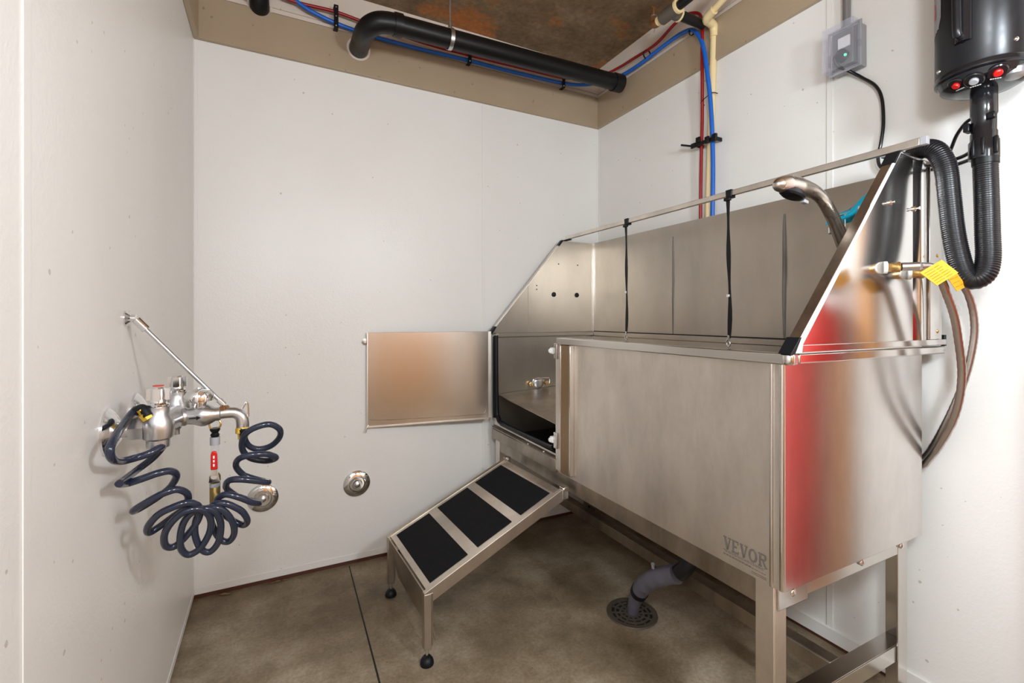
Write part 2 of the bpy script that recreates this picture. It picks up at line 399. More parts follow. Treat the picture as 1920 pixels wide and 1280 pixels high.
# sloping floor grate; black sheets stand for the shade under it
def gz(x, y): return .70 + .07*(y-2.08) + .06*(x-1)
gr = MB().prism([(.995,1.45,gz(.995,1.45)),(1.565,1.45,gz(1.565,1.45)),(1.565,2.11,gz(1.565,2.11)),(.995,2.11,gz(.995,2.11))], (0,0,-.004))
obj('floor_grate', gr, 'steel_dark_stained', tub)
obj('well_shade', MB().box(.985, .992, 1.50, 2.11, .50, .56).box(.985,1.56,1.50,2.112,.497,.50), 'black', tub)  # shade of the gap below the grate, painted black
obj('tether_loop', MB().tube([(1.18,2.105,.742),(1.18,2.085,.742),(1.18,2.082,.765),(1.20,2.080,.772),(1.26,2.080,.772),(1.275,2.082,.765),(1.275,2.085,.742),(1.275,2.105,.742)], .0035, 8, 4), 'chrome', tub)
for x in (1.18, 1.275): obj('brass_nut', MB().cyl((x,2.108,.742), (x,2.088,.742), .011, 6), 'brass', tub)
obj('loop_plate', MB().lathe([(.028,0),(.028,.004),(.02,.008)], (1.23,2.116,.745), (0,-1,0), 20), 'rough_chrome', tub)

# splash guard : two sloped side plates and a rear plate
def side_pts(y, m=0.0): return [(.952+m,y,1.007+m),(1.372+m*.2,y,1.485-m),(1.545,y,1.490-m),(1.590,y,1.490-m),(1.598,y,1.007+m)]
pn = [(.952,.600,1.007),(1.372,.600,1.485),(1.475,.600,1.487),(1.475,.600,1.007)]
obj('splash_side', MB().prism(pn, (0,.003,0)), 'steel_bright', tub)
obj('splash_edge', MB().prism([(.946,.598,1.007),(1.368,.598,1.487),(1.377,.598,1.487),(.957,.598,1.007)], (0,.025,0)), 'steel_dark_stained', tub, bev=.001)
obj('edge_strip', MB().prism([(.950,.597,1.007),(1.368,.597,1.489),(1.378,.597,1.489),(.966,.597,1.007)], (0,.004,0)).box(.966,1.475,.596,.600,1.007,1.022), 'white', tub, bev=.0008)
bk = obj('base_strip', MB().box(.975,1.60,.594,.600,1.009,1.024), 'steel_bright', tub, bev=.001)
obj('edge_cap', MB().prism([(.940,.596,1.006),(.969,.596,1.040),(.976,.596,1.040),(.954,.596,1.006)], (0,.029,0)), 'rubber', tub, bev=.001)
obj('edge_cap', MB().prism([(1.338,.596,1.455),(1.366,.596,1.489),(1.374,.596,1.489),(1.347,.596,1.455)], (0,.029,0)), 'rubber', tub, bev=.001)
# rear upright of the near side plate, slightly bulged strip + flat strip
up = []
for k in range(13):
    a = k/12; x = 1.438 + .072*a; up.append((x, 0.600 - .008*math.sin(math.pi*a), 1.024))
up += [(1.510,.606,1.024),(1.438,.606,1.024)]
obj('upright_strip', MB().prism(up, (0,0,.455)), 'steel_bright', tub, smooth_angle=60)
obj('upright_strip', MB().box(1.512,1.562,.594,.602,1.024,1.47), 'steel_bright', tub, bev=.0015)
obj('upright_return', MB().box(1.562,1.590,.600,.606,1.024,1.47).box(1.586,1.592,.606,.64,1.007,1.49), 'steel', tub)
obj('splash_top_flange', MB().box(1.372,1.54,.597,.640,1.484,1.489), 'steel_bright', tub, bev=.001)
obj('end_plug', MB().box(1.600,1.612,.598,.606,1.005,1.035), 'rubber', tub, bev=.001)
for (x, z) in ((1.327,1.358),(1.442,1.355)):
    k = obj('panel_screw', MB().lathe([(.0065,0),(.0065,.003),(.003,.006),(.003,.010),(.0045,.011),(.0045,.013)], (x,.600,z), (0,-1,0), 12), 'chrome', tub)
for (x, z) in ((1.552,1.243),(1.552,1.045),(1.545,1.43),(1.475,1.236)):
    obj('panel_screw', MB().sphere((x,.594,z), .0055, 12, (1,.5,1)), 'brass', tub)
# far side plate
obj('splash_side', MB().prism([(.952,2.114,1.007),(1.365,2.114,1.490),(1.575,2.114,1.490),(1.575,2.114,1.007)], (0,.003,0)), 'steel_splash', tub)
obj('splash_edge', MB().prism([(.948,2.095,1.007),(1.361,2.095,1.490),(1.367,2.095,1.490),(.955,2.095,1.007)], (0,.022,0)), 'steel_matte', tub, bev=.001)
obj('edge_cap', MB().prism([(.940,2.090,1.004),(.972,2.090,1.040),(.980,2.090,1.036),(.958,2.090,1.004)], (0,.028,0)), 'rubber', tub, bev=.002)
obj('edge_cap', MB().prism([(1.335,2.092,1.460),(1.362,2.092,1.492),(1.370,2.092,1.489),(1.345,2.092,1.458)], (0,.024,0)), 'rubber', tub, bev=.002)
for (x, z, r) in ((1.322,1.204,.0125),(1.468,1.204,.0125)):
    obj('tap_hole_plug', MB().lathe([(r,0),(r,.003),(r*.8,.004)], (x,2.1135,z), (0,-1,0), 20), 'rubber', tub)
for (x, z) in ((1.352,1.366),(1.474,1.366),(1.218,1.248),(1.218,1.228)):
    obj('screw_hole', MB().lathe([(.0035,0),(.0035,.001)], (x,2.1138,z), (0,-1,0), 10), 'black', tub)
obj('sheet_joint', MB().box(1.166,1.168,2.1125,2.114,1.008,1.245), 'steel_dark_stained', tub)
# rear plate of the splash guard with overlapped sheet joints
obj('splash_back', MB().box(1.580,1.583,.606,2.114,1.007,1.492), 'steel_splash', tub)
obj('corner_angle', MB().box(1.574,1.580,2.106,2.114,1.0,1.491), 'steel_bright', tub, bev=.001)
for (y, w) in ((1.535,.004),(1.026,.007)):
    obj('black_sealant_line', MB().tube([(1.5795,y,1.01),(1.5795,y+.001,1.15),(1.5795,y-.001,1.25),(1.5795,y,1.38),(1.5795,y,1.44)], lambda t, w=w: w*(.45+.55*math.sin(math.pi*min(1,t*1.05))), 8, 6), 'ink', tub)
obj('splash_gap', MB().box(1.570,1.580,.65,2.10,1.006,1.010), 'black', tub)
# rail across the top
obj('top_rail', MB().box(1.374,1.388,.560,2.085,1.492,1.510), 'steel_matte', tub, bev=.0015)
obj('rail_cap', MB().box(1.3735,1.3885,.546,.560,1.4915,1.5105), 'grey_pvc', tub, bev=.001)
obj('rail_pad', MB().box(1.372,1.392,2.05,2.10,1.487,1.492), 'rubber', tub)
obj('rail_pad', MB().box(1.378,1.40,.600,.640,1.487,1.492), 'rubber', tub)

# frame under the tub
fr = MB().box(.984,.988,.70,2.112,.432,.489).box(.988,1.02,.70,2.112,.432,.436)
obj('frame_rail', fr, 'steel_dark_stained', tub, bev=.001)
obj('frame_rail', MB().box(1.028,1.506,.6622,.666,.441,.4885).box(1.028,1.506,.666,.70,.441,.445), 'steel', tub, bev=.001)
obj('frame_rail', MB().box(1.55,1.554,.714,2.105,.432,.4885), 'steel_dark_stained', tub, bev=.001)
obj('frame_rail', MB().box(1.02,1.555,2.105,2.109,.432,.489), 'steel_dark_stained', tub, bev=.001)
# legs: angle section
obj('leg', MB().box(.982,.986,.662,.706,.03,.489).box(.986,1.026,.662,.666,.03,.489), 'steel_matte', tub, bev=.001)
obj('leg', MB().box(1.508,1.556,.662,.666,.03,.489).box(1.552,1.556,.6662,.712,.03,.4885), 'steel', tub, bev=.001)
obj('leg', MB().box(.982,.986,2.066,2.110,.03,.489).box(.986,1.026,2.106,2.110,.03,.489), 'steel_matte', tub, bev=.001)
obj('leg', MB().box(1.508,1.556,2.106,2.110,.03,.489).box(1.552,1.556,2.06,2.106,.03,.489), 'steel_dark_stained', tub, bev=.001)
for x, y in ((1.0,.684),(1.532,.684),(1.0,2.09),(1.532,2.09)):
    obj('leveling_foot', MB().lathe([(.020,0),(.020,.008),(.012,.022),(.005,.024),(.005,.06)], (x,y,0), (0,0,1), 16), 'rubber', tub)
# lower H stretcher
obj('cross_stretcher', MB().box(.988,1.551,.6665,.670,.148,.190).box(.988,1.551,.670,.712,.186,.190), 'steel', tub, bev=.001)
obj('cross_stretcher', MB().box(.986,1.552,2.100,2.104,.148,.190).box(.986,1.552,2.062,2.100,.186,.190), 'steel_dark_stained', tub, bev=.001)
obj('centre_stretcher', MB().box(1.282,1.286,.712,2.062,.148,.190).box(1.286,1.325,.712,2.062,.186,.190), 'steel_dark_stained', tub, bev=.001)
obj('bracket_plate', MB().box(.992,1.10,.658,.662,.433,.489), 'steel_bright', tub, bev=.003)
for x, z in ((1.045,.462),(1.325,.464),(1.518,.464)):
    obj('frame_bolt', MB().sphere((x,.659,z), .009, 12, (1,.6,1)), 'chrome', tub)
obj('drain_trap', MB().lathe([(.030,0),(.034,.008),(.034,.05),(.028,.06),(.028,.13)], (1.17,.78,.362), (0,0,1), 20), 'black_satin', tub)

# open door
DT = Matrix.Translation((.938, 2.074, 0)) @ Matrix.Rotation(math.radians(-7.2), 4, 'Z') @ Matrix.Diagonal((.985, 1, 1, 1)) @ Matrix.Translation((-.957, -2.12, 0))
def db(): m = MB(); m.T = DT; return m
dr = obj('door', db().box(.379,.952,2.119,2.123,.600,1.016), 'steel', tub, bev=.001)
ORG[dr.name] = ORG[tub.name]
rim_d = db().tube([(.40,2.1195,.66),(.405,2.1195,.64),(.43,2.1195,.625),(.88,2.1195,.618),(.925,2.1195,.625),(.935,2.1195,.65),(.938,2.1195,.67)], .0012, 6, 6)
obj('pressed_bead', rim_d, 'steel', dr)
obj('hinge_strip', db().box(.945,.960,2.117,2.125,.60,1.016), 'steel_matte', dr, bev=.001)
obj('door_edge', db().box(.379,.950,2.116,2.119,.594,.602), 'steel_matte', dr, bev=.001)
obj('door_edge', db().box(.377,.382,2.116,2.123,.60,1.016), 'steel_matte', dr, bev=.001)
obj('door_knob', db().lathe([(.006,0),(.006,.006),(.014,.008),(.014,.013),(.010,.015)], (.370,2.120,.975), (0,1,0), 16), 'nickel', dr)
obj('door_latch', db().tube([(.384,2.120,.605),(.378,2.118,.598),(.371,2.116,.575)], .003, 8, 3), 'nickel', dr)

# name etched on the front panel
def letters():
    mb = MB()
    # stroke font: x to the right, y up, cell height 1
    def P(pts): mb.letter = None; mb.prism([(XF-.0005, .787 - (ox + x)*sc, .5225 + y*sc*1.22 - (ox+x)*sc*.0) for x, y in pts], (-.0003, 0, 0))
    sc = .0222
    ox = 0
    def V():
        P([(0,1.12),(.42,1.12),(.42,1.0),(.33,1.0),(.52,.35),(.58,.2),(.50,0),(.38,0),(.08,1.0),(0,1.0)])
        P([(.56,1.12),(.96,1.12),(.96,1.0),(.88,1.0),(.60,0),(.50,0),(.50,.2),(.56,.35),(.72,1.0),(.56,1.0)])
    def E():
        P([(0,1.12),(.28,1.12),(.28,0),(0,0),(0,.12),(.07,.12),(.07,1.0),(0,1.0)])
        P([(.28,1.12),(.80,1.12),(.80,.82),(.68,.82),(.68,.98),(.28,.98)])
        P([(.28,.64),(.60,.64),(.60,.48),(.28,.48)])
        P([(.28,.14),(.70,.14),(.70,.32),(.83,.32),(.83,0),(.28,0)])
    def O():
        n = 20; out = [(.5+.5*math.cos(2*math.pi*k/n), .56+.58*math.sin(2*math.pi*k/n)) for k in range(n)]
        inn = [(.5+.27*math.cos(2*math.pi*k/n), .56+.40*math.sin(2*math.pi*k/n)) for k in range(n)]
        for k in range(n): P([out[k], out[(k+1) % n], inn[(k+1) % n], inn[k]])
    def R():
        P([(0,1.12),(.30,1.12),(.30,.12),(.40,.12),(.40,0),(0,0),(0,.12),(.08,.12),(.08,1.0),(0,1.0)])
        P([(.30,1.12),(.70,1.12),(.84,1.05),(.90,.85),(.84,.64),(.70,.55),(.30,.55),(.30,.68),(.60,.68),(.67,.74),(.68,.85),(.65,.95),(.58,.99),(.30,.99)])
        P([(.42,.55),(.62,.55),(.86,.12),(.98,.12),(.98,0),(.72,0)])
    for f, x in ((V,0),(E,1.05),(V,1.98),(O,3.02),(R,4.14)):
        ox = x; f()
    return mb
lg = letters()
obj('etched_name', lg, 'ink', tub, flat=True)
tr = MB()
for k, (z, x0, x1) in enumerate(((.5195,0,.108),(.5165,.004,.104),(.5105,0,.075),(.5085,.0,.11),(.5010,.075,.112),(.4975,.075,.112))):
    x = x0
    while x < x1:
        w = random.uniform(.004,.009) if k < 4 else x1-x0
        tr.box(XF-.0007, XF-.0004, .787-min(x+w,x1), .787-x, z, z+.0011); x += w+.0015
obj('etched_small_print', tr, 'ink', tub, flat=True)

# ------------------------------------------------------------ grooming straps hanging from the rail
def strap(y, zc, lab):
    t = thing('grooming_strap', lab, 'strap', (1.381, y, .985), 'two black straps on the tub rail')
    pts = [(1.372,y,1.512)] ; z = 1.512; k = 0
    w = MB(); N = 16
    L = []
    for i in range(N+1):
        a = i/N; L.append((1.370 + .002*math.sin(9*a), y + .004*math.sin(5*a+y), 1.512 - a*(1.512-1.012)))
    for i in range(N):
        (xa,ya,za), (xb,yb,zb) = L[i], L[i+1]
        ww = .0062 + .0022*math.cos(i*.9); w2 = .0062 + .0022*math.cos((i+1)*.9)
        w.prism([(xa,ya-ww,za),(xa,ya+ww,za),(xb,yb+w2,zb),(xb,yb-w2,zb)], (.002,0,0))
    obj('strap_web', w, 'black', t)
    obj('rail_loop', MB().box(1.370,1.392,y-.010,y+.010,1.5105,1.5125).box(1.370,1.3735,y-.010,y+.010,1.485,1.5125).box(1.3885,1.392,y-.010,y+.010,1.485,1.5125).box(1.370,1.392,y-.010,y+.010,1.485,1.489).box(1.365,1.377,y-.006,y+.016,1.476,1.486), 'black', t, bev=.001)
    obj('slider', MB().box(1.366,1.374,y-.006,y+.006,zc-.005,zc+.005), 'chrome', t, bev=.001)
    obj('snap_hook', MB().tube([(1.37,y,1.012),(1.37,y+.006,1.004),(1.37,y+.006,.992),(1.37,y,.984),(1.37,y-.006,.990),(1.37,y-.005,1.0)], .0022, 8, 4).cyl((1.37,y,1.022),(1.37,y,1.006),.004,10), 'chrome', t)
strap(1.60, 1.192, 'black nylon strap with steel clip hanging at the far part of the tub rail')
strap(1.084, 1.155, 'black nylon strap with steel clip hanging at the middle of the tub rail')

# ------------------------------------------------------------ shower head on hose
t = thing('shower_head', 'brushed nickel hand shower head held inside the near end of the tub', 'shower head', (1.28, .68, 1.26))
hp = [(1.022,.684,1.379),(1.030,.684,1.383),(1.048,.684,1.388),(1.075,.684,1.390),(1.105,.684,1.389),(1.135,.684,1.388),(1.165,.683,1.384),(1.195,.682,1.371),(1.222,.682,1.349),(1.245,.681,1.322),(1.266,.68,1.292),(1.285,.68,1.263),(1.292,.68,1.252)]
def hr(a):
    tb = ((0,.003),(.04,.009),(.10,.0155),(.20,.0215),(.32,.0225),(.44,.018),(.55,.0150),(.70,.0150),(.88,.0162),(1,.0150))
    for (a0,r0),(a1,r1) in zip(tb, tb[1:]):
        if a <= a1: return r0 + (r1-r0)*(a-a0)/(a1-a0)
    return tb[-1][1]
obj('shower_handle', MB().tube(hp, hr, 24, 8), 'nickel', t, smooth_angle=80)
sp = MB(); sp.T = Matrix.Translation((1.080,.682,1.372)) @ Matrix.Rotation(math.radians(11), 4, 'Y') @ Matrix.Diagonal((1.35, .70, 1, 1))
sp.lathe([(.024,-.010),(.029,-.006),(.028,.004)], (0,0,0), (0,0,1), 28)
obj('spray_plate', sp, 'black_satin', t)
lv = MB(); lv.T = Matrix.Translation((1.122,.68,1.357)) @ Matrix.Rotation(math.radians(11), 4, 'Y'); lv.box(-.008,.009,-.006,.006,-.006,.002)
obj('spray_lever', lv, 'grey_pvc', t, bev=.002)
obj('hose_connector', MB().cyl((1.296,.68,1.262),(1.312,.68,1.238),.009,14), 'white', t)
obj('shower_hose', MB().tube([(1.310,.68,1.240),(1.335,.68,1.19),(1.34,.69,1.10),(1.33,.72,1.02),(1.30,.78,.93),(1.31,.86,.82),(1.35,.88,.75)], .006, 10, 8, ridge=(.006,.06)), 'braid', t)
obj('wall_holder', MB().cyl((1.296,.603,1.262),(1.296,.68,1.262),.008,12).lathe([(.019,0),(.019,.02)], (1.296,.68,1.25), (.4,0,-.8), 16), 'chrome', t)

# ------------------------------------------------------------ cyan packet and red bottle in wire caddy
t = thing('wire_caddy', 'small wire caddy on the inside of the tub splash guard', 'caddy', (1.53, .78, 1.34))
wc = MB()
for z in (1.335, 1.385):
    wc.tube([(1.578,.70,z),(1.50,.70,z),(1.50,.835,z),(1.578,.835,z)], .0018, 6, 1)
for y in (.70,.745,.79,.835): wc.tube([(1.50,y,1.385),(1.50,y,1.335),(1.578,y,1.335)], .0014, 6, 1)
obj('wire_basket', wc, 'chrome', t)
t = thing('red_bottle', 'red bottle lying in the wire caddy under the cyan packet', 'bottle', (1.53,.76,1.34))
obj('bottle_body', MB().lathe([(.020,0),(.024,.008),(.024,.06),(.018,.07),(.010,.075)], (1.53,.735,1.338), (0,0,1), 18), 'red_plastic', t)
obj('bottle_cap', MB().lathe([(.024,0),(.024,.006)], (1.53,.735,1.368), (0,0,1), 18), 'white', t)
t = thing('cleaning_packet', 'crumpled cyan cleaning packet lying on top of the red bottle', 'packet', (1.52,.77,1.38))
pk = MB(); nx, ny = 18, 10; vs = []; fs = []
def pkp(a, b, s):
    # a along length (from near-high to far-low), b across
    y = .690 + a*.150; z = 1.438 - a*.052 + .010*math.sin(a*7) - (.010 if a > .85 else 0)
    wd = .034*(1 - .55*a**3)
    return (1.535 - .040 + .075*b*(1-.4*a) + .004*math.sin(9*a+5*b), y + .006*math.sin(6*b),
            z + s*(.024*(1-(2*b-1)**2)**.5*(1-.6*a) + .002) - (1-b)*.030*(1-.5*a) + .0035*math.sin(14*a+8*b+s*2))
for s_ in (1, -1):
    for i in range(nx+1):
        for j in range(ny+1):
            vs.append(pkp(i/nx, j/ny, s_))
q = (nx+1)*(ny+1)
for s_, off in ((1,0),(-1,q)):
    for i in range(nx):
        for j in range(ny):
            a_, b_, c_, d_ = off+i*(ny+1)+j, off+(i+1)*(ny+1)+j, off+(i+1)*(ny+1)+j+1, off+i*(ny+1)+j+1
            fs.append((a_,b_,c_,d_) if s_ == 1 else (d_,c_,b_,a_))
for i in range(nx):
    for j in (0, ny):
        a_, b_ = i*(ny+1)+j, (i+1)*(ny+1)+j
        fs.append((a_, b_, b_+q, a_+q) if j == ny else (b_, a_, a_+q, b_+q))
for j in range(ny):
    for i in (0, nx):
        a_, b_ = i*(ny+1)+j, i*(ny+1)+j+1
        fs.append((a_, b_, b_+q, a_+q) if i == 0 else (b_, a_, a_+q, b_+q))
pk.add(vs, fs)
obj('packet_film', pk, 'cyan', t, smooth_angle=60)
obj('yellow_mark', MB().sphere((1.492,.722,1.416), .008, 10, (.3,1,1)), 'yellow', t)
obj('white_label', MB().box(1.488,1.492,.715,.75,1.390,1.398), 'white', t)

# ------------------------------------------------------------ supply hoses on the near side of the splash guard
def braided(name, lab, pts, fit, r=.0088):
    t = thing(name, lab, 'hose', (pts[0][0], pts[0][1], min(p[2] for p in pts)), 'braided supply hoses beside the tub')
    obj('braided_tube', MB().tube(pts, r, 14, 10, ridge=(.0045,.05)), 'braid', t)
    x, z, y = fit
    obj('brass_nut', MB().lathe([(.0125,0),(.0125,.005),(.0108,.006),(.0108,.020),(.0125,.022),(.0125,.028),(.009,.030)], (x, .597, z), (.55,-.83,0), 8), 'brass', t)
    obj('hose_crimp', MB().cyl((x+.016,.571,z), pts[0], .0100, 14), 'rough_chrome', t)
    obj('plastic_washer', MB().cyl((x+.003,.594,z), (x-.001,.6,z), .0145, 18), 'white', t)
    return t
braided('braided_hose', 'braided steel hose from the upper left brass fitting, left of the two', [(1.335,.545,1.200),(1.375,.538,1.199),(1.422,.540,1.178),(1.455,.540,1.140),(1.490,.538,1.085),(1.520,.540,1.02),(1.545,.543,.95),(1.560,.552,.88),(1.575,.572,.81),(1.592,.605,.74),(1.604,.632,.695),(1.612,.655,.665),(1.618,.70,.645),(1.62,.78,.64)], (1.30,1.200,0))
braided('braided_hose', 'braided steel hose from the right brass fitting, outer of the two', [(1.445,.555,1.190),(1.48,.548,1.193),(1.52,.545,1.182),(1.555,.54,1.155),(1.585,.537,1.11),(1.600,.537,1.05),(1.604,.545,.985),(1.604,.558,.92),(1.602,.578,.85),(1.608,.603,.785),(1.622,.632,.725),(1.630,.655,.690),(1.633,.70,.67),(1.633,.78,.66)], (1.412,1.190,0), .0082)
obj_t = thing('hose_tag', 'large orange paper tag wrapped on the left braided hose', 'tag', (1.42,.53,1.16))
def paper(t, A, B, Cc, Dd, lines):
    A, B, Cc, Dd = map(Vector, (A, B, Cc, Dd)); nrm = (B-A).cross(Dd-A).normalized()
    if nrm.y > 0: nrm = -nrm
    obj('tag_paper', MB().prism([A,B,Cc,Dd], nrm*-.0012), 'tag', t, flat=True)
    mb = MB()
    for k in range(lines):
        v = (k+1)/(lines+1.0)
        for s0, s1 in ((.08,.45),(.52,.52+.36*random.uniform(.5,1))):
            p = A.lerp(Dd, v); q_ = B.lerp(Cc, v)
            a = p.lerp(q_, s0) + nrm*.0004; b = p.lerp(q_, s1) + nrm*.0004; d = (Dd-A).normalized()*.0011
            mb.prism([a, b, b+d, a+d], nrm*.0003)
    obj('tag_print', mb, 'tag_ink', t, flat=True)
paper(obj_t, (1.246, 0.507, 1.178),(1.331, 0.502, 1.21),(1.375, 0.489, 1.182),(1.299, 0.498, 1.151), 6)
t2 = thing('hose_tag', 'narrow orange paper tag wrapped on the right braided hose', 'tag', (1.55,.51,1.15))
paper(t2, (1.373, 0.51, 1.176),(1.423, 0.51, 1.187),(1.478, 0.51, 1.156),(1.428, 0.51, 1.142), 3)

# ------------------------------------------------------------ ramp
fi = math.radians(2.6)
RT = Matrix.Translation((.42, 1.645, 0)) @ Matrix.Rotation(fi, 4, 'Z')
def rb(): m = MB(); m.T = RT; return m
rampt = thing('tub_ramp', 'small steel ramp with three black grip pads leading up to the tub door', 'ramp', (.42, 1.636, 0))
zs = lambda x: .228 + x*(.212/.485)
hw = .207
def slope_box(m, x0, x1, y0, y1, h0, h1):
    m.add([(x0,y0,zs(x0)+h0),(x1,y0,zs(x1)+h0),(x1,y1,zs(x1)+h0),(x0,y1,zs(x0)+h0),(x0,y0,zs(x0)+h1),(x1,y0,zs(x1)+h1),(x1,y1,zs(x1)+h1),(x0,y1,zs(x0)+h1)],
          [(0,3,2,1),(4,5,6,7),(0,1,5,4),(1,2,6,5),(2,3,7,6),(3,0,4,7)]); return m
obj('tread_plate', slope_box(rb(), 0, .487, -hw, hw, -.004, 0), 'steel_ramp', rampt)
for x0, x1 in ((.018,.150),(.186,.318),(.354,.478)):
    obj('grip_pad', slope_box(rb(), x0, x1, -hw+.018, hw-.018, 0, .0018), 'mat_pad', rampt)
obj('side_rail', slope_box(rb(), -.012, .518, -hw-.016, -hw, -.040, .004), 'steel_ramp', rampt, bev=.0015)
obj('side_rail', slope_box(rb(), -.012, .518, hw, hw+.016, -.040, .004), 'steel_dark_stained', rampt, bev=.0015)
obj('top_bar', slope_box(rb(), .487, .515, -hw, hw, -.030, -.004), 'steel_dark_stained', rampt, bev=.001)
obj('riser_panel', rb().prism([(-.010,-hw,.226),(-.006,-hw,.226),(.034,-hw,.060),(.030,-hw,.060)], (0,2*hw,0)), 'steel_dark_stained', rampt)  # inward lean and dark colour give it the floor's dark reflection
for y in (-hw-.008, hw-.004):
    obj('leg', rb().box(-.012, .012, y-.010, y+.012, .050, .222), 'steel_ramp' if y < 0 else 'steel_dark_stained', rampt, bev=.0015)
    obj('leg', rb().box(.012, .016, y-.010, y+.012, .060, .222), 'steel_dark_stained', rampt)
    f_ = obj('leveling_foot', rb().lathe([(.021,0),(.022,.004),(.020,.014),(.013,.024),(.006,.026)], (0,y+.001,0), (0,0,1), 18), 'rubber', rampt)
    obj('foot_stem', rb().cyl((0,y+.001,.028), (0,y+.001,.055), .0045, 10), 'chrome', rampt)
for y in (-hw-.010, hw+.006):
    obj('hook_bracket', rb().box(.510,.536,y-.010,y+.012,.418,.462), 'steel_bright' if y < 0 else 'steel_dark_stained', rampt, bev=.002)
    obj('hook_pin', rb().cyl((.518,y-.014,.455),(.518,y+.016,.455),.005,10), 'chrome', rampt)

# ------------------------------------------------------------ floor drain and drain hose
t = thing('floor_drain', 'round dirty iron floor drain grate below the grey hose', 'drain', (1.171,1.336,0))
g = MB().lathe([(.088,0),(.092,.002),(.090,.006),(.080,.006),(.080,0)], (1.171,1.336,.0), (0,0,1), 36, closed=True)
obj('drain_ring', g, 'iron', t)
g = MB()
for r in (.020,.038,.056,.073): g.lathe([(r,0.001),(r+.007,.001),(r+.007,.005),(r,.005)], (1.171,1.336,0), (0,0,1), 36, closed=True)
for k in range(12):
    a = k*math.pi/6; g.add([(1.171+rr*math.cos(a)+s_*.003*math.sin(a), 1.336+rr*math.sin(a)-s_*.003*math.cos(a), z) for z in (.001,.0045) for rr, s_ in ((.0,1),(.082,1),(.082,-1),(.0,-1))], [(3,2,1,0),(4,5,6,7),(0,1,5,4),(1,2,6,5),(2,3,7,6),(3,0,4,7)])
obj('drain_grate', g, 'iron', t)
obj('drain_well', MB().lathe([(.085,0),(.085,.0012)], (1.171,1.336,0), (0,0,1), 36), 'joint', t)
t = thing('drain_hose', 'grey flexible drain hose curving from under the tub into the floor drain', 'hose', (1.17,1.33,0))
hp = [(1.172,1.334,.006),(1.166,1.316,.055),(1.160,1.285,.110),(1.154,1.245,.160),(1.150,1.200,.200),(1.150,1.150,.235),(1.155,1.105,.262)]
obj('hose_tube', MB().tube(hp, lambda a: .019 + .011*min(1,a*2.2), 20, 10, ridge=(.055,.03)), 'grey_hose', t)
obj('hose_clamp', MB().tube([(1.161,1.290,.102),(1.159,1.279,.118)], .0305, 20, 2), 'black_satin', t)
obj('clamp_wing', MB().cyl((1.135,1.19,.245),(1.128,1.185,.262),.006,10), 'grey_pvc', t)
obj('drain_elbow', MB().tube([(1.156,1.10,.264),(1.170,1.075,.30),(1.19,1.06,.36),(1.20,1.055,.42),(1.20,1.055,.492)], .025, 20, 6), 'black_satin', t)

# ------------------------------------------------------------ service faucet on the left wall
f = thing('service_faucet', 'chrome wall service faucet with brace rod on the left wall', 'faucet', (XL, 1.1, .80))
for y in (1.10, 1.30):
    obj('wall_flange', MB().lathe([(.043,0),(.043,.004),(.034,.012),(.020,.020),(.015,.022)], (XL,y,.872), (1,0,0), 28), 'chrome', f)
    obj('inlet_pipe', MB().cyl((XL+.018,y,.872),(XL+.075,y,.872),.0125,16).cyl((XL+.034,y,.872),(XL+.056,y,.872),.021,6), 'rough_chrome', f)
    obj('valve_stub', MB().lathe([(.0185,-.036),(.019,-.030),(.019,-.022),(.024,-.018),(.026,0),(.024,.016),(.018,.026),(.018,.040)], (-.193,y,.872), (0,0,1), 20), 'rough_chrome', f)
    obj('bonnet', MB().lathe([(.014,0),(.017,.004),(.017,.012),(.010,.018),(.008,.026)], (-.193,y,.905), (0,0,1), 14), 'chrome', f)
    h = obj('cross_handle', MB().lathe([(.010,0),(.014,.004),(.0125,.010),(.0125,.027),(.010,.031)], (-.193,y,.918), (0,0,1), 18).box(-.211,-.175,y-.0055,y+.0055,.925,.947).box(-.1985,-.1875,y-.018,y+.018,.925,.947), 'chrome', f)
    if y < 1.2: obj('red_index', MB().lathe([(.009,0),(.009,.0015)], (-.193,y,.951), (0,0,1), 16), 'red_plastic', f)
obj('body_bar', MB().tube([(-.193,1.12,.872),(-.190,1.155,.872),(-.186,1.2,.872),(-.190,1.245,.872),(-.193,1.28,.872)], lambda a: .019 + .005*math.cos(math.pi*(2*a-1)), 18, 6), 'rough_chrome', f)
obj('integral_stop', MB().lathe([(.006,-.034),(.006,-.024),(.009,-.02)], (-.178,1.19,.872), (0,0,1), 10), 'rough_chrome', f)
prof = [(.017,0),(.0195,.006),(.0195,.014),(.017,.018),(.019,.030),(.0235,.042),(.0235,.050),(.0185,.062),(.0145,.068),(.0145,.076),(.0125,.078)]
obj('spout_body', MB().lathe(prof, (-.178,1.2,.872), (1,0,0), 24), 'rough_chrome', f)
obj('spout', MB().tube([(-.105,1.2,.872),(-.085,1.2,.873),(-.072,1.2,.871),(-.062,1.2,.862),(-.059,1.2,.848),(-.059,1.2,.838)], lambda a: .0115+.0015*a, 18, 6), 'rough_chrome', f)
obj('pail_hook', MB().tube([(-.060,1.2,.880),(-.053,1.2,.892),(-.049,1.2,.886),(-.048,1.2,.860)], .0022, 8, 5), 'chrome', f)
obj('vacuum_breaker', MB().lathe([(.012,0),(.014,.006),(.014,.014),(.027,.016),(.028,.026),(.022,.036),(.006,.041),(.005,.044)], (-.140,1.2,.888), (0,0,1), 24), 'chrome', f)
obj('flow_arrow', MB().prism([(-.155,1.1755,.872),(-.142,1.1755,.872),(-.142,1.1755,.870),(-.155,1.1755,.870)], (0,-.0006,0)).prism([(-.142,1.1755,.8755),(-.134,1.1755,.871),(-.142,1.1755,.8665)], (0,-.0006,0)), 'black', f)
obj('brace_rod', MB().cyl((-.243,1.217,1.067),(-.094,1.203,.890),.0042,12), 'rough_chrome', f)
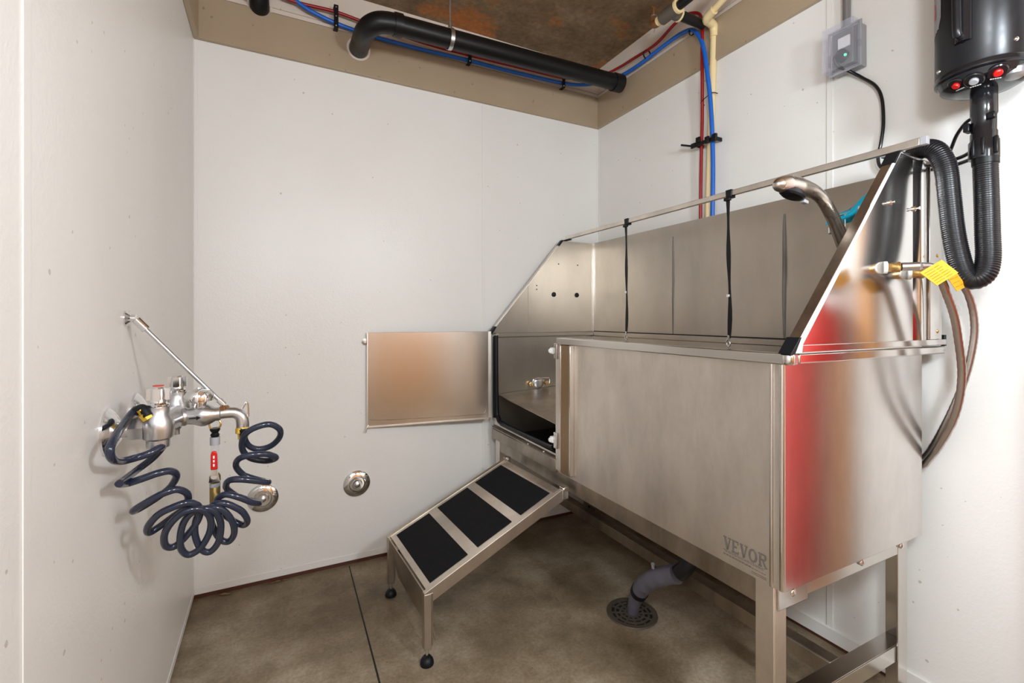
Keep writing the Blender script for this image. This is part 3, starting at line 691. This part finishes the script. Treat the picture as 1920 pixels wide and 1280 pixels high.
obj('brace_end', MB().cyl((-.250,1.218,1.076),(-.233,1.216,1.056),.0085,12), 'chrome', f)
obj('brace_end', MB().cyl((-.104,1.204,.902),(-.094,1.203,.890),.0065,10), 'chrome', f)
obj('brace_clevis', MB().cyl((-.098,1.192,.885),(-.086,1.214,.878),.006,10).box(-.098,-.086,1.196,1.210,.872,.888), 'rust', f, bev=.001)
obj('brace_flange', MB().lathe([(.0165,0),(.0165,.003),(.008,.010),(.008,.018)], (XL,1.221,1.079), (1,0,0), 18), 'chrome', f)

COIL =  [(-0.217, 1.095, 0.913), (-0.229, 1.101, 0.908), (-0.235, 1.065, 0.894), (-0.235, 1.014, 0.883), (-0.235, 0.977, 0.869), (-0.235, 0.988, 0.849), (-0.235, 1.039, 0.831), (-0.221, 1.068, 0.827), (-0.2, 1.073, 0.832), (-0.186, 1.088, 0.839), (-0.189, 1.11, 0.831), (-0.207, 1.127, 0.809), (-0.23, 1.129, 0.79), (-0.235, 1.051, 0.793), (-0.235, 1.029, 0.795), (-0.235, 1.078, 0.78), (-0.213, 1.075, 0.786), (-0.189, 1.078, 0.792), (-0.172, 1.089, 0.79), (-0.166, 1.109, 0.774), (-0.18, 1.129, 0.747), (-0.203, 1.14, 0.727), (-0.226, 1.141, 0.713), (-0.235, 1.121, 0.714), (-0.226, 1.106, 0.724), (-0.2, 1.09, 0.742), (-0.181, 1.086, 0.751), (-0.161, 1.093, 0.752), (-0.148, 1.11, 0.734), (-0.154, 1.131, 0.705), (-0.177, 1.145, 0.684), (-0.201, 1.149, 0.666), (-0.215, 1.139, 0.662), (-0.212, 1.119, 0.682), (-0.193, 1.102, 0.707), (-0.169, 1.095, 0.719), (-0.147, 1.099, 0.722), (-0.131, 1.114, 0.707), (-0.133, 1.133, 0.675), (-0.153, 1.149, 0.642), (-0.175, 1.153, 0.621), (-0.189, 1.145, 0.628), (-0.188, 1.128, 0.658), (-0.172, 1.112, 0.687), (-0.151, 1.105, 0.704), (-0.127, 1.109, 0.702), (-0.113, 1.123, 0.68), (-0.114, 1.141, 0.645), (-0.131, 1.156, 0.608), (-0.153, 1.159, 0.596), (-0.165, 1.148, 0.619), (-0.161, 1.132, 0.663), (-0.146, 1.118, 0.692), (-0.125, 1.114, 0.701), (-0.104, 1.121, 0.689), (-0.095, 1.137, 0.656), (-0.1, 1.155, 0.615), (-0.116, 1.166, 0.591), (-0.132, 1.163, 0.601), (-0.141, 1.15, 0.639), (-0.136, 1.134, 0.678), (-0.119, 1.123, 0.697), (-0.094, 1.124, 0.691), (-0.076, 1.136, 0.661), (-0.072, 1.155, 0.627), (-0.082, 1.17, 0.604), (-0.098, 1.173, 0.609), (-0.112, 1.164, 0.644), (-0.116, 1.148, 0.682), (-0.105, 1.133, 0.7), (-0.083, 1.128, 0.698), (-0.057, 1.138, 0.674), (-0.048, 1.158, 0.645), (-0.057, 1.178, 0.63), (-0.079, 1.184, 0.643), (-0.098, 1.173, 0.671), (-0.104, 1.154, 0.699), (-0.087, 1.138, 0.715), (-0.061, 1.135, 0.705), (-0.039, 1.15, 0.686), (-0.026, 1.176, 0.673), (-0.048, 1.192, 0.678), (-0.074, 1.189, 0.695), (-0.088, 1.172, 0.719), (-0.081, 1.151, 0.739), (-0.058, 1.14, 0.741), (-0.027, 1.148, 0.73), (-0.008, 1.17, 0.718), (-0.028, 1.19, 0.72), (-0.056, 1.193, 0.734), (-0.07, 1.178, 0.759), (-0.064, 1.158, 0.78), (-0.042, 1.147, 0.788), (-0.011, 1.155, 0.784), (0.007, 1.177, 0.768), (-0.011, 1.198, 0.758), (-0.041, 1.204, 0.765), (-0.057, 1.194, 0.785), (-0.059, 1.177, 0.81), (-0.051, 1.162, 0.832), (-0.031, 1.154, 0.845), (-0.005, 1.156, 0.848), (0.014, 1.171, 0.832), (0.014, 1.193, 0.809), (-0.003, 1.21, 0.788), (-0.028, 1.216, 0.782), (-0.047, 1.21, 0.793), (-0.056, 1.198, 0.814), (-0.058, 1.191, 0.829), (-0.057, 1.19, 0.838)]
t = thing('coiled_hose', 'dark slate blue coiled recoil hose hanging from the chrome service faucet', 'hose', (-.06,1.15,.6))
obj('hose_coil', MB().tube(COIL, .0066, 12, 5), 'coil', t)
obj('hose_fitting', MB().lathe([(.012,0),(.0145,.004),(.0145,.014),(.010,.016),(.010,.026),(.006,.030)], (-.059,1.2,.840), (.03,-.15,-1), 8), 'yellow_fit', t)
obj('hose_fitting', MB().lathe([(.012,0),(.012,.012),(.009,.014),(.009,.022)], (-.205,1.092,.893), (-.5,0,.75), 8), 'yellow_fit', t)
obj('hose_cuff', MB().tube([(-.205,1.085,.898),(-.212,1.09,.909),(-.219,1.096,.911),(-.228,1.098,.905)], .0085, 10, 4).cyl((-.0565,1.191,.812),(-.0575,1.19,.836),.008,12), 'rubber', t)

t = thing('shutoff_valve', 'brass ball valve with red lever hanging below the faucet spout on a clear tube', 'valve', (-.111,1.2,.68))
obj('hanging_ring', MB().tube([(-.111+.011*math.cos(a*math.pi/6), 1.2, .850+.011*math.sin(a*math.pi/6)) for a in range(13)], .002, 8, 1), 'brass', t)
obj('tube_plug', MB().lathe([(.007,0),(.009,.006),(.006,.010),(.010,.016),(.010,.020)], (-.111,1.2,.822), (0,0,1), 14), 'black', t)
obj('tube_collar', MB().cyl((-.111,1.2,.806),(-.111,1.2,.823),.0095,16), 'grey_pvc', t)
obj('clear_tube', MB().cyl((-.111,1.2,.725),(-.111,1.2,.808),.0075,16), 'clear', t)
lv = obj('lever', MB().prism([(-.1175,1.186,.757),(-.1045,1.186,.757),(-.1050,1.183,.790),(-.1070,1.183,.797),(-.1150,1.183,.797),(-.1170,1.183,.790)], (0,-.006,0)), 'red_plastic', t, bev=.002)
obj('lever_lettering', MB().box(-.1125,-.1095,1.1763,1.1768,.765,.771).box(-.1125,-.1095,1.1763,1.1768,.774,.779).box(-.1125,-.1095,1.1763,1.1768,.782,.788), 'white_print', lv)
obj('lever_stem', MB().prism([(-.121,1.188,.730),(-.101,1.188,.730),(-.106,1.186,.757),(-.116,1.186,.757)], (0,-.005,0)).cyl((-.111,1.195,.742),(-.111,1.182,.742),.006,10), 'chrome', t)
obj('valve_body', MB().lathe([(.0102,0),(.0102,.034),(.0085,.036),(.0085,.041),(.0108,.046),(.0108,.056),(.008,.062)], (-.111,1.2,.682), (0,0,1), 10), 'old_brass', t)
obj('tape_ring', MB().cyl((-.111,1.2,.716),(-.111,1.2,.724),.0105,14), 'grey_pvc', t)

# ------------------------------------------------------------ wall escutcheons
for x, lab in ((.331, 'round chrome cap on the back wall nearer the tub ramp'), (-.035, 'round chrome cap on the back wall partly behind the coiled hose')):
    t = thing('wall_cap', lab, 'cap', (x, YB, .35), 'round chrome caps on the back wall')
    obj('cap_plate', MB().lathe([(.057,0),(.057,.004),(.050,.010),(.034,.013),(.030,.008),(.022,.008),(.018,.018)], (x,YB,.351), (0,-1,0), 36), 'chrome', t)
    obj('cap_screw', MB().lathe([(.012,0),(.012,.006),(.006,.010)], (x,YB-.017,.351), (0,-1,0), 12), 'rough_chrome', t)

# ------------------------------------------------------------ pipes along the top
def pipe_thing(name, lab, cat, loc, grp=None): return thing(name, lab, cat, loc, grp)
t = thing('drain_pipe', 'long black drain pipe with elbow running below the ceiling along the back wall', 'pipe', (.95,1.877,2.20))
obj('pipe_run', MB().cyl((.413,1.875,2.243),(1.577,1.880,2.268),.0385,28), 'pipe_black', t)
obj('pipe_elbow', MB().tube([(.452,1.875,2.244),(.409,1.875,2.242),(.370,1.880,2.235),(.341,1.905,2.226),(.330,1.95,2.226),(.332,2.03,2.240),(.336,2.149,2.258)], .0395, 24, 6), 'pipe_black', t)
obj('pipe_coupling', MB().cyl((.428,1.875,2.2435),(.460,1.875,2.2445),.0437,28), 'pipe_black', t)
obj('wall_ring', MB().lathe([(.042,0),(.050,.0),(.050,.003),(.042,.003)], (.336,2.146,2.258), (0,-1,0), 28, closed=True), 'upper', t)
obj('end_coupling', MB().cyl((1.525,1.880,2.2668),(1.576,1.880,2.268),.0437,28), 'pipe_black', t)
t = thing('pipe_hanger', 'grey threaded rod with steel loop holding the long black drain pipe', 'hanger', (.663,1.876,2.20))
obj('hanger_loop', MB().lathe([(.0400,-.008),(.0428,-.008),(.0428,.008),(.0400,.008)], (.663,1.876,2.248), (1,0,.02), 28, closed=True).cyl((.663,1.876,2.289),(.663,1.876,2.32),.008,10), 'rough_chrome', t)
obj('hanger_rod', MB().cyl((.663,1.876,2.31),(.663,1.876,ZC+.002),.0033,8), 'conduit', t)
t = thing('vent_pipe', 'short black pipe stub going into the back wall at the upper left', 'pipe', (-.046,2.08,2.33))
obj('pipe_run', MB().tube([(-.055,2.0,2.47),(-.05,2.06,2.43),(-.048,2.10,2.37),(-.047,2.125,2.335),(-.046,2.149,2.328)], .036, 22, 5), 'pipe_black', t)
obj('wall_ring', MB().lathe([(.038,0),(.046,.0),(.046,.003),(.038,.003)], (-.046,2.150,2.330), (0,-1,0), 28, closed=True), 'upper', t)

yb = 2.128
blue = [(.040,yb,2.49),(.044,yb,2.44),(.065,yb,2.400),(.127,yb,2.363),(.24,yb,2.335),(.375,yb,2.322),(.564,yb,2.319),(.845,yb,2.326),(1.086,yb,2.328),(1.381,yb-.003,2.337),(1.50,2.10,2.343),(1.58,2.03,2.345),(1.615,1.93,2.340),(1.618,1.795,2.334),(1.618,1.617,2.343),(1.615,1.507,2.338),(1.605,1.44,2.306),(1.600,1.392,2.224),(1.600,1.371,2.113),(1.612,1.360,1.955),(1.622,1.358,1.733),(1.622,1.360,1.503),(1.622,1.360,1.30)]
obj_ = tag(obj('blue_water_tubing', MB().tube(blue, .0088, 12, 6), 'blue'), 'bright blue water tubing along the back wall and down the right wall', 'tubing')
redp = [(-.004,yb,2.49),(.0,yb,2.43),(.02,yb,2.390),(.096,yb,2.378),(.24,yb,2.383),(.397,yb,2.368),(.64,yb,2.352),(.845,yb,2.353),(1.086,yb,2.358),(1.381,yb-.003,2.366),(1.50,2.10,2.378),(1.585,2.04,2.388),(1.618,1.95,2.392),(1.620,1.833,2.385),(1.620,1.685,2.378),(1.618,1.569,2.405),(1.618,1.492,2.409),(1.620,1.425,2.372),(1.604,1.397,2.295),(1.602,1.396,2.206),(1.604,1.397,2.098),(1.620,1.411,1.924),(1.624,1.420,1.749),(1.624,1.423,1.523),(1.624,1.423,1.30)]
tag(obj('red_water_tubing', MB().tube(redp, .0068, 12, 6), 'red'), 'dark red water tubing along the back wall and down the right wall', 'tubing')
t = thing('cream_pipe', 'cream plastic pipe rising up the right wall between the red and blue tubing', 'pipe', (1.635,1.387,1.3))
obj('riser', MB().cyl((1.634,1.399,1.30),(1.634,1.364,2.262),.0135,18), 'cream', t)
obj('elbow', MB().tube([(1.634,1.362,2.245),(1.633,1.361,2.272),(1.622,1.358,2.288),(1.60,1.354,2.292),(1.575,1.350,2.292)], .0175, 18, 5), 'cream', t)
obj('elbow', MB().tube([(1.60,1.354,2.292),(1.578,1.350,2.292),(1.566,1.338,2.294),(1.562,1.318,2.298),(1.56,1.300,2.300)], .0175, 18, 5), 'cream', t)
obj('branch', MB().cyl((1.561,1.318,2.298),(1.545,1.10,2.355),.0135,18), 'cream', t)
t = thing('black_branch_pipe', 'black pipe tee with cream rings near the ceiling on the right wall', 'pipe', (1.41,1.38,2.27))
zb_ = 2.295
obj('pipe_run', MB().cyl((1.425,1.38,zb_),(1.590,1.38,zb_),.019,20), 'pipe_black', t)
obj('tee', MB().cyl((1.41,1.428,zb_),(1.41,1.345,zb_),.026,20).cyl((1.41,1.38,zb_),(1.452,1.38,zb_),.024,18), 'iron', t)
obj('upper_pipe', MB().cyl((1.41,1.345,zb_),(1.41,1.02,zb_+.01),.018,18), 'pipe_black', t)
obj('pipe_ring', MB().cyl((1.448,1.38,zb_),(1.456,1.38,zb_),.0265,20), 'cream', t)
obj('pipe_ring', MB().cyl((1.41,1.347,zb_),(1.41,1.337,zb_),.0275,20), 'cream', t)
obj('reducer_ring', MB().cyl((1.41,1.428,zb_),(1.41,1.450,zb_),.0185,18), 'cream', t)
obj('brass_elbow', MB().tube([(1.41,1.446,zb_),(1.41,1.462,zb_),(1.41,1.474,zb_+.006),(1.41,1.476,zb_+.024)], .0175, 16, 5), 'rust', t)
obj('air_valve', MB().cyl((1.41,1.476,zb_+.020),(1.41,1.476,zb_+.042),.009,12).cyl((1.41,1.476,zb_+.042),(1.41,1.476,zb_+.070),.006,10).box(1.398,1.422,1.472,1.480,zb_+.066,zb_+.076), 'rust', t)
obj('blue_collar', MB().cyl((1.41,1.476,zb_+.034),(1.41,1.476,zb_+.040),.0105,12), 'conduit', t)
# perforated strap hangers of the tubing
for i, x in enumerate((.24,.847,1.384)):
    lab = ('black perforated strap on the tubing left of the pipe elbow','black perforated strap on the tubing below the hanger rod','black perforated strap on the tubing nearest the room corner')[i]
    t = thing('tubing_strap', lab, 'strap', (x,2.14,2.30), 'black straps on the wall tubing')
    yf = 2.150
    obj('strap_band', MB().box(x-.009,x+.009,2.112,2.1145,2.308,2.405).box(x-.009,x+.009,2.1145,yf,2.308,2.311).box(x-.009,x+.009,2.1145,2.161,2.402,2.405), 'black', t, bev=.0005)
    obj('strap_screw', MB().sphere((x,2.112,2.317), .0038, 10).sphere((x,2.112,2.357), .0032, 10).sphere((x,2.112,2.395), .0032, 10), 'chrome', t)
# cable ties
def tie(p, n, r, lab, tail=None):
    t = thing('cable_tie', lab, 'cable tie', p, 'black cable ties on the tubing')
    a = Vector(n).normalized()
    u = a.orthogonal().normalized(); w = a.cross(u)
    obj('tie_band', MB().lathe([(r,-.003),(r+.002,-.003),(r+.002,.003),(r,.003)], p, n, 18, closed=True), 'black', t)
    obj('tie_head', MB().sphere(tuple(Vector(p) - Vector((r+.002,0,0))), .0055, 8), 'black', t)
    if tail: obj('tie_tail', MB().tube(tail, .0016, 6, 3), 'black', t)
tie((1.619,1.739,2.356), (0,1,.0), .022, 'black cable tie joining red and blue tubing just past the corner')
tie((1.615,1.462,2.316), (0,.8,.5), .012, 'black cable tie at the crest of the blue tubing')
t = thing('cable_tie', 'thin black cable tie slanting across the vertical tubing under the tan band', 'cable tie', (1.61,1.38,1.99), 'black cable ties on the tubing')
obj('tie_band', MB().tube([(1.640,1.350,2.008),(1.610,1.352,2.006),(1.606,1.38,1.997),(1.612,1.412,1.988),(1.640,1.416,1.986)], .0018, 8, 4), 'black', t)
t = thing('pipe_clamp', 'black clamp with long tail holding the three vertical pipes to the right wall', 'clamp', (1.61,1.38,1.81))
obj('clamp_band', MB().box(1.602,1.608,1.338,1.432,1.806,1.822).box(1.608,XR,1.335,1.341,1.806,1.822).box(1.608,XR,1.428,1.434,1.806,1.822), 'black', t, bev=.002)
obj('clamp_tail', MB().box(1.600,1.608,1.432,1.455,1.806,1.826).box(1.596,1.603,1.405,1.425,1.82,1.842).cyl((1.604,1.44,1.812),(1.598,1.505,1.838),.0045,8), 'black', t, bev=.001)
obj('clamp_head', MB().box(1.597,1.610,1.325,1.345,1.800,1.830).box(1.596,1.606,1.36,1.38,1.802,1.830), 'black', t, bev=.002)

# ------------------------------------------------------------ outlet box
t = thing('outlet_box', 'grey weatherproof outlet box with clear cover on the right wall', 'outlet', (XR,.85,1.86))
ob = MB().box(1.610,1.6495,.806,.888,1.862,1.992)
obj('box_body', ob, 'grey_pvc', t, bev=.003)
obj('outlet_face', MB().box(1.606,1.6105,.812,.882,1.868,1.986), 'conduit', t)
def hollow(mb, x0, x1, y0, y1, z0, z1, w):
    mb.box(x0,x0+w,y0,y1,z0,z1); mb.box(x0+w,x1,y0,y0+w,z0,z1); mb.box(x0+w,x1,y1-w,y1,z0,z1); mb.box(x0+w,x1,y0+w,y1-w,z0,z0+w); mb.box(x0+w,x1,y0+w,y1-w,z1-w,z1); return mb
obj('clear_cover', hollow(MB(), 1.566,1.612,.803,.894,1.858,1.996,.0025), 'clear', t, bev=.002)
obj('cover_frame', MB().box(1.606,1.612,.800,.806,1.856,1.998).box(1.606,1.612,.891,.897,1.856,1.998).box(1.606,1.612,.806,.891,1.856,1.862).box(1.606,1.612,.806,.891,1.992,1.998), 'grey_pvc', t, bev=.001)
obj('socket', MB().box(1.600,1.606,.830,.865,1.93,1.965), 'white', t, bev=.002)
obj('cover_latch', MB().box(1.590,1.604,.797,.803,1.912,1.930), 'clear', t, bev=.001)
obj('conduit', MB().cyl((1.632,.855,1.99),(1.632,.855,ZC+.002),.0115,16), 'conduit', t)
obj('conduit_nut', MB().cyl((1.632,.855,1.99),(1.632,.855,2.008),.0155,14), 'conduit', t)
t = thing('power_cord', 'black power cord of the dryer plugged in the outlet box', 'cord', (1.63,.76,1.5))
obj('plug', MB().lathe([(.013,0),(.020,.003),(.020,.014),(.012,.019)], (1.606,.852,1.905), (-1,0,0), 20), 'black', t)
obj('plug_light', MB().sphere((1.588,.836,1.899), .004, 10), 'led', t)
obj('cord', MB().tube([(1.590,.858,1.915),(1.585,.866,1.90),(1.596,.862,1.878),(1.615,.850,1.866),(1.63,.832,1.848),(1.635,.812,1.827),(1.635,.776,1.786),(1.635,.759,1.739),(1.635,.755,1.665),(1.635,.762,1.603),(1.635,.769,1.573),(1.635,.762,1.535),(1.63,.72,1.508),(1.625,.65,1.502),(1.615,.60,1.500),(1.60,.56,1.500),(1.575,.53,1.505),(1.555,.515,1.51)], .0048, 10, 6), 'black_gloss', t)
obj('cord', MB().tube([(1.62,.62,1.490),(1.61,.58,1.485),(1.58,.54,1.482),(1.555,.51,1.482)], .0048, 10, 5), 'black_gloss', t)
obj('cord', MB().tube([(1.61,.60,1.51),(1.60,.585,1.525),(1.57,.562,1.55),(1.545,.535,1.568),(1.535,.515,1.572)], .0042, 10, 5), 'black_gloss', t)

# ------------------------------------------------------------ wall mounted dryer
DX, DY, DR = 1.515, .492, .088
dry = thing('pet_dryer', 'black cylindrical pet dryer mounted on the right wall above the tub', 'dryer', (DX, DY, 1.61))
obj('dryer_body', MB().lathe([(DR-.002,0),(DR,.003),(DR,.45),(DR-.01,.47)], (DX,DY,1.665), (0,0,1), 64), 'black_satin', dry)
obj('bottom_ring', MB().lathe([(DR-.004,0),(DR+.001,.004),(DR+.002,.012),(DR,.016)], (DX,DY,1.650), (0,0,1), 64), 'black_gloss', dry)
obj('bottom_cone', MB().lathe([(.036,0),(.060,.004),(.078,.014),(DR-.004,.030)], (DX,DY,1.622), (0,0,1), 48), 'black_gloss', dry)
obj('wall_mount', MB().box(DX+.05,XR,DY-.03,DY+.03,1.70,2.05), 'black', dry, bev=.003)
va = Vector((-.94, -.33, 0)).normalized()      # towards the front of the dryer
sa = Vector((va.y, -va.x, 0))                  # sideways, to the left in the picture
if sa.y < 0: sa = -sa
def dp(h, ang, r):    # point on the dryer, ang degrees round from the front
    a = math.radians(ang); return Vector((DX, DY, h)) + (va*math.cos(a) + sa*math.sin(a))*r
# control plate on the slanting underside
for ang, h, m_, nm, r_ in ((40,1.633,'red_plastic','rocker_switch',.0075),(14,1.628,'grey_pvc','speed_knob',.0085),(-16,1.634,'red_plastic','rocker_switch',.0085)):
    p = dp(h, ang, .073); nrm = (p - Vector((DX,DY,h))).normalized()*.55 + Vector((0,0,-.85))
    obj('switch_plate', MB().lathe([(r_+.010,0),(r_+.010,.004),(r_+.008,.006)], tuple(p - nrm*.004), tuple(nrm), 20), 'black_gloss', dry)
    sw = obj(nm, MB().lathe([(r_,0),(r_,.004),(r_*.8,.006)], tuple(p + nrm*.002), tuple(nrm), 20), m_, dry)
    pr_ = MB()
    side = nrm.cross(Vector((0,0,1))).normalized(); dn = nrm.cross(side).normalized()
    if dn.z > 0: dn = -dn
    for k in range(5):
        a = p + nrm*.0030 + dn*(r_+.0045) + side*(k-2.4)*.0040; pr_.prism([a, a+side*.003, a+side*.003+dn*.0022, a+dn*.0022], nrm*.0004)
    obj('switch_marking', pr_, 'white_print', dry, flat=True)
for ang, h in ((62,1.680),(-8-25,1.695)):
    p = dp(h, ang, DR); nrm = (p - Vector((DX,DY,h))).normalized()
    obj('body_screw', MB().sphere(tuple(p), .0055, 12), 'chrome', dry)
p = dp(1.634, -52, .060)
obj('side_bracket', MB().lathe([(.012,0),(.022,.006),(.024,.018),(.020,.024)], tuple(p+Vector((0,0,-.012))), (0,0,1), 24), 'conduit', dry)
# carry handle on the body
hA, hB = dp(1.725, 24, DR-.004), dp(2.02, 24, DR-.004)
out = (dp(1.8,24,1) - Vector((DX,DY,1.8))).normalized()
obj('handle_recess', MB().tube([tuple(hA + Vector((0,0,-.006))), tuple(hB)], .0165, 16, 2), 'black_gloss', dry)
obj('carry_handle', MB().tube([tuple(hA), tuple(hA+out*.022+Vector((0,0,.008))), tuple(hA+out*.030+Vector((0,0,.035))), tuple(hB+out*.030), tuple(hB)], .0085, 12, 6), 'black_satin', dry)
lb = MB()
for k in range(6):
    a0, a1 = 58+k*5, 63+k*5
    z0_, z1_ = 1.790 - (k*.004), 2.05
    lb.prism([dp(z0_+(.02 if k == 0 else 0),a0,DR+.0006), dp(z0_,a1,DR+.0006), dp(z1_,a1,DR+.0006), dp(z1_,a0,DR+.0006)], va*.0004)
sl = obj('side_label', lb, 'grey_pvc', dry)
rl = MB()
for k in range(2): rl.prism([dp(1.815+k*.05,72,DR+.0016), dp(1.815+k*.05,78,DR+.0016), dp(1.855+k*.05,78,DR+.0016), dp(1.855+k*.05,72,DR+.0016)], va*.0004)
obj('label_print', rl, 'red_plastic', sl, flat=True)
nb = Vector((DX-.0, DY, 0))
obj('nozzle', MB().lathe([(.0225,0),(.0245,.004),(.0245,.06),(.0225,.064),(.0225,.10),(.0245,.104),(.0245,.120),(.0275,.124),(.0275,.150),(.0275,.165)], (DX,DY,1.625), (0,0,-1), 32), 'black_gloss', dry)
for q_ in ((DX-.030,DX-.024,DY-.010,DY-.004,1.465,1.505),(DX-.028,DX-.022,DY+.008,DY+.014,1.465,1.505),(DX-.018,DX-.010,DY-.030,DY-.022,1.465,1.505),(DX-.028,DX-.014,DY-.028,DY-.014,1.545,1.560),(DX-.02,DX+.006,DY+.020,DY+.032,1.53,1.55)):
    obj('nozzle_rib', MB().box(*q_), 'black', dry, bev=.002)
hs = [(1.515,.490,1.470),(1.512,.488,1.42),(1.508,.485,1.35),(1.503,.482,1.28),(1.497,.479,1.22),(1.489,.483,1.184),(1.480,.499,1.170),(1.476,.515,1.188),(1.478,.528,1.24),(1.480,.537,1.30),(1.480,.543,1.37),(1.480,.549,1.44),(1.480,.558,1.475),(1.483,.572,1.500),(1.490,.592,1.513),(1.505,.615,1.517),(1.53,.640,1.510),(1.545,.66,1.49)]
hose = thing('dryer_hose', 'ribbed black dryer hose looping from the dryer nozzle over the tub rail', 'hose', (1.49,.5,1.14))
obj('corrugated_tube', MB().tube(hs, (.0225), 28, 40, ridge=(.0052,.028)), 'black_satin', hose, smooth_angle=80)
obj('hose_cuff', MB().cyl((1.515,.490,1.480),(1.514,.489,1.445),.0245,28), 'black', hose)
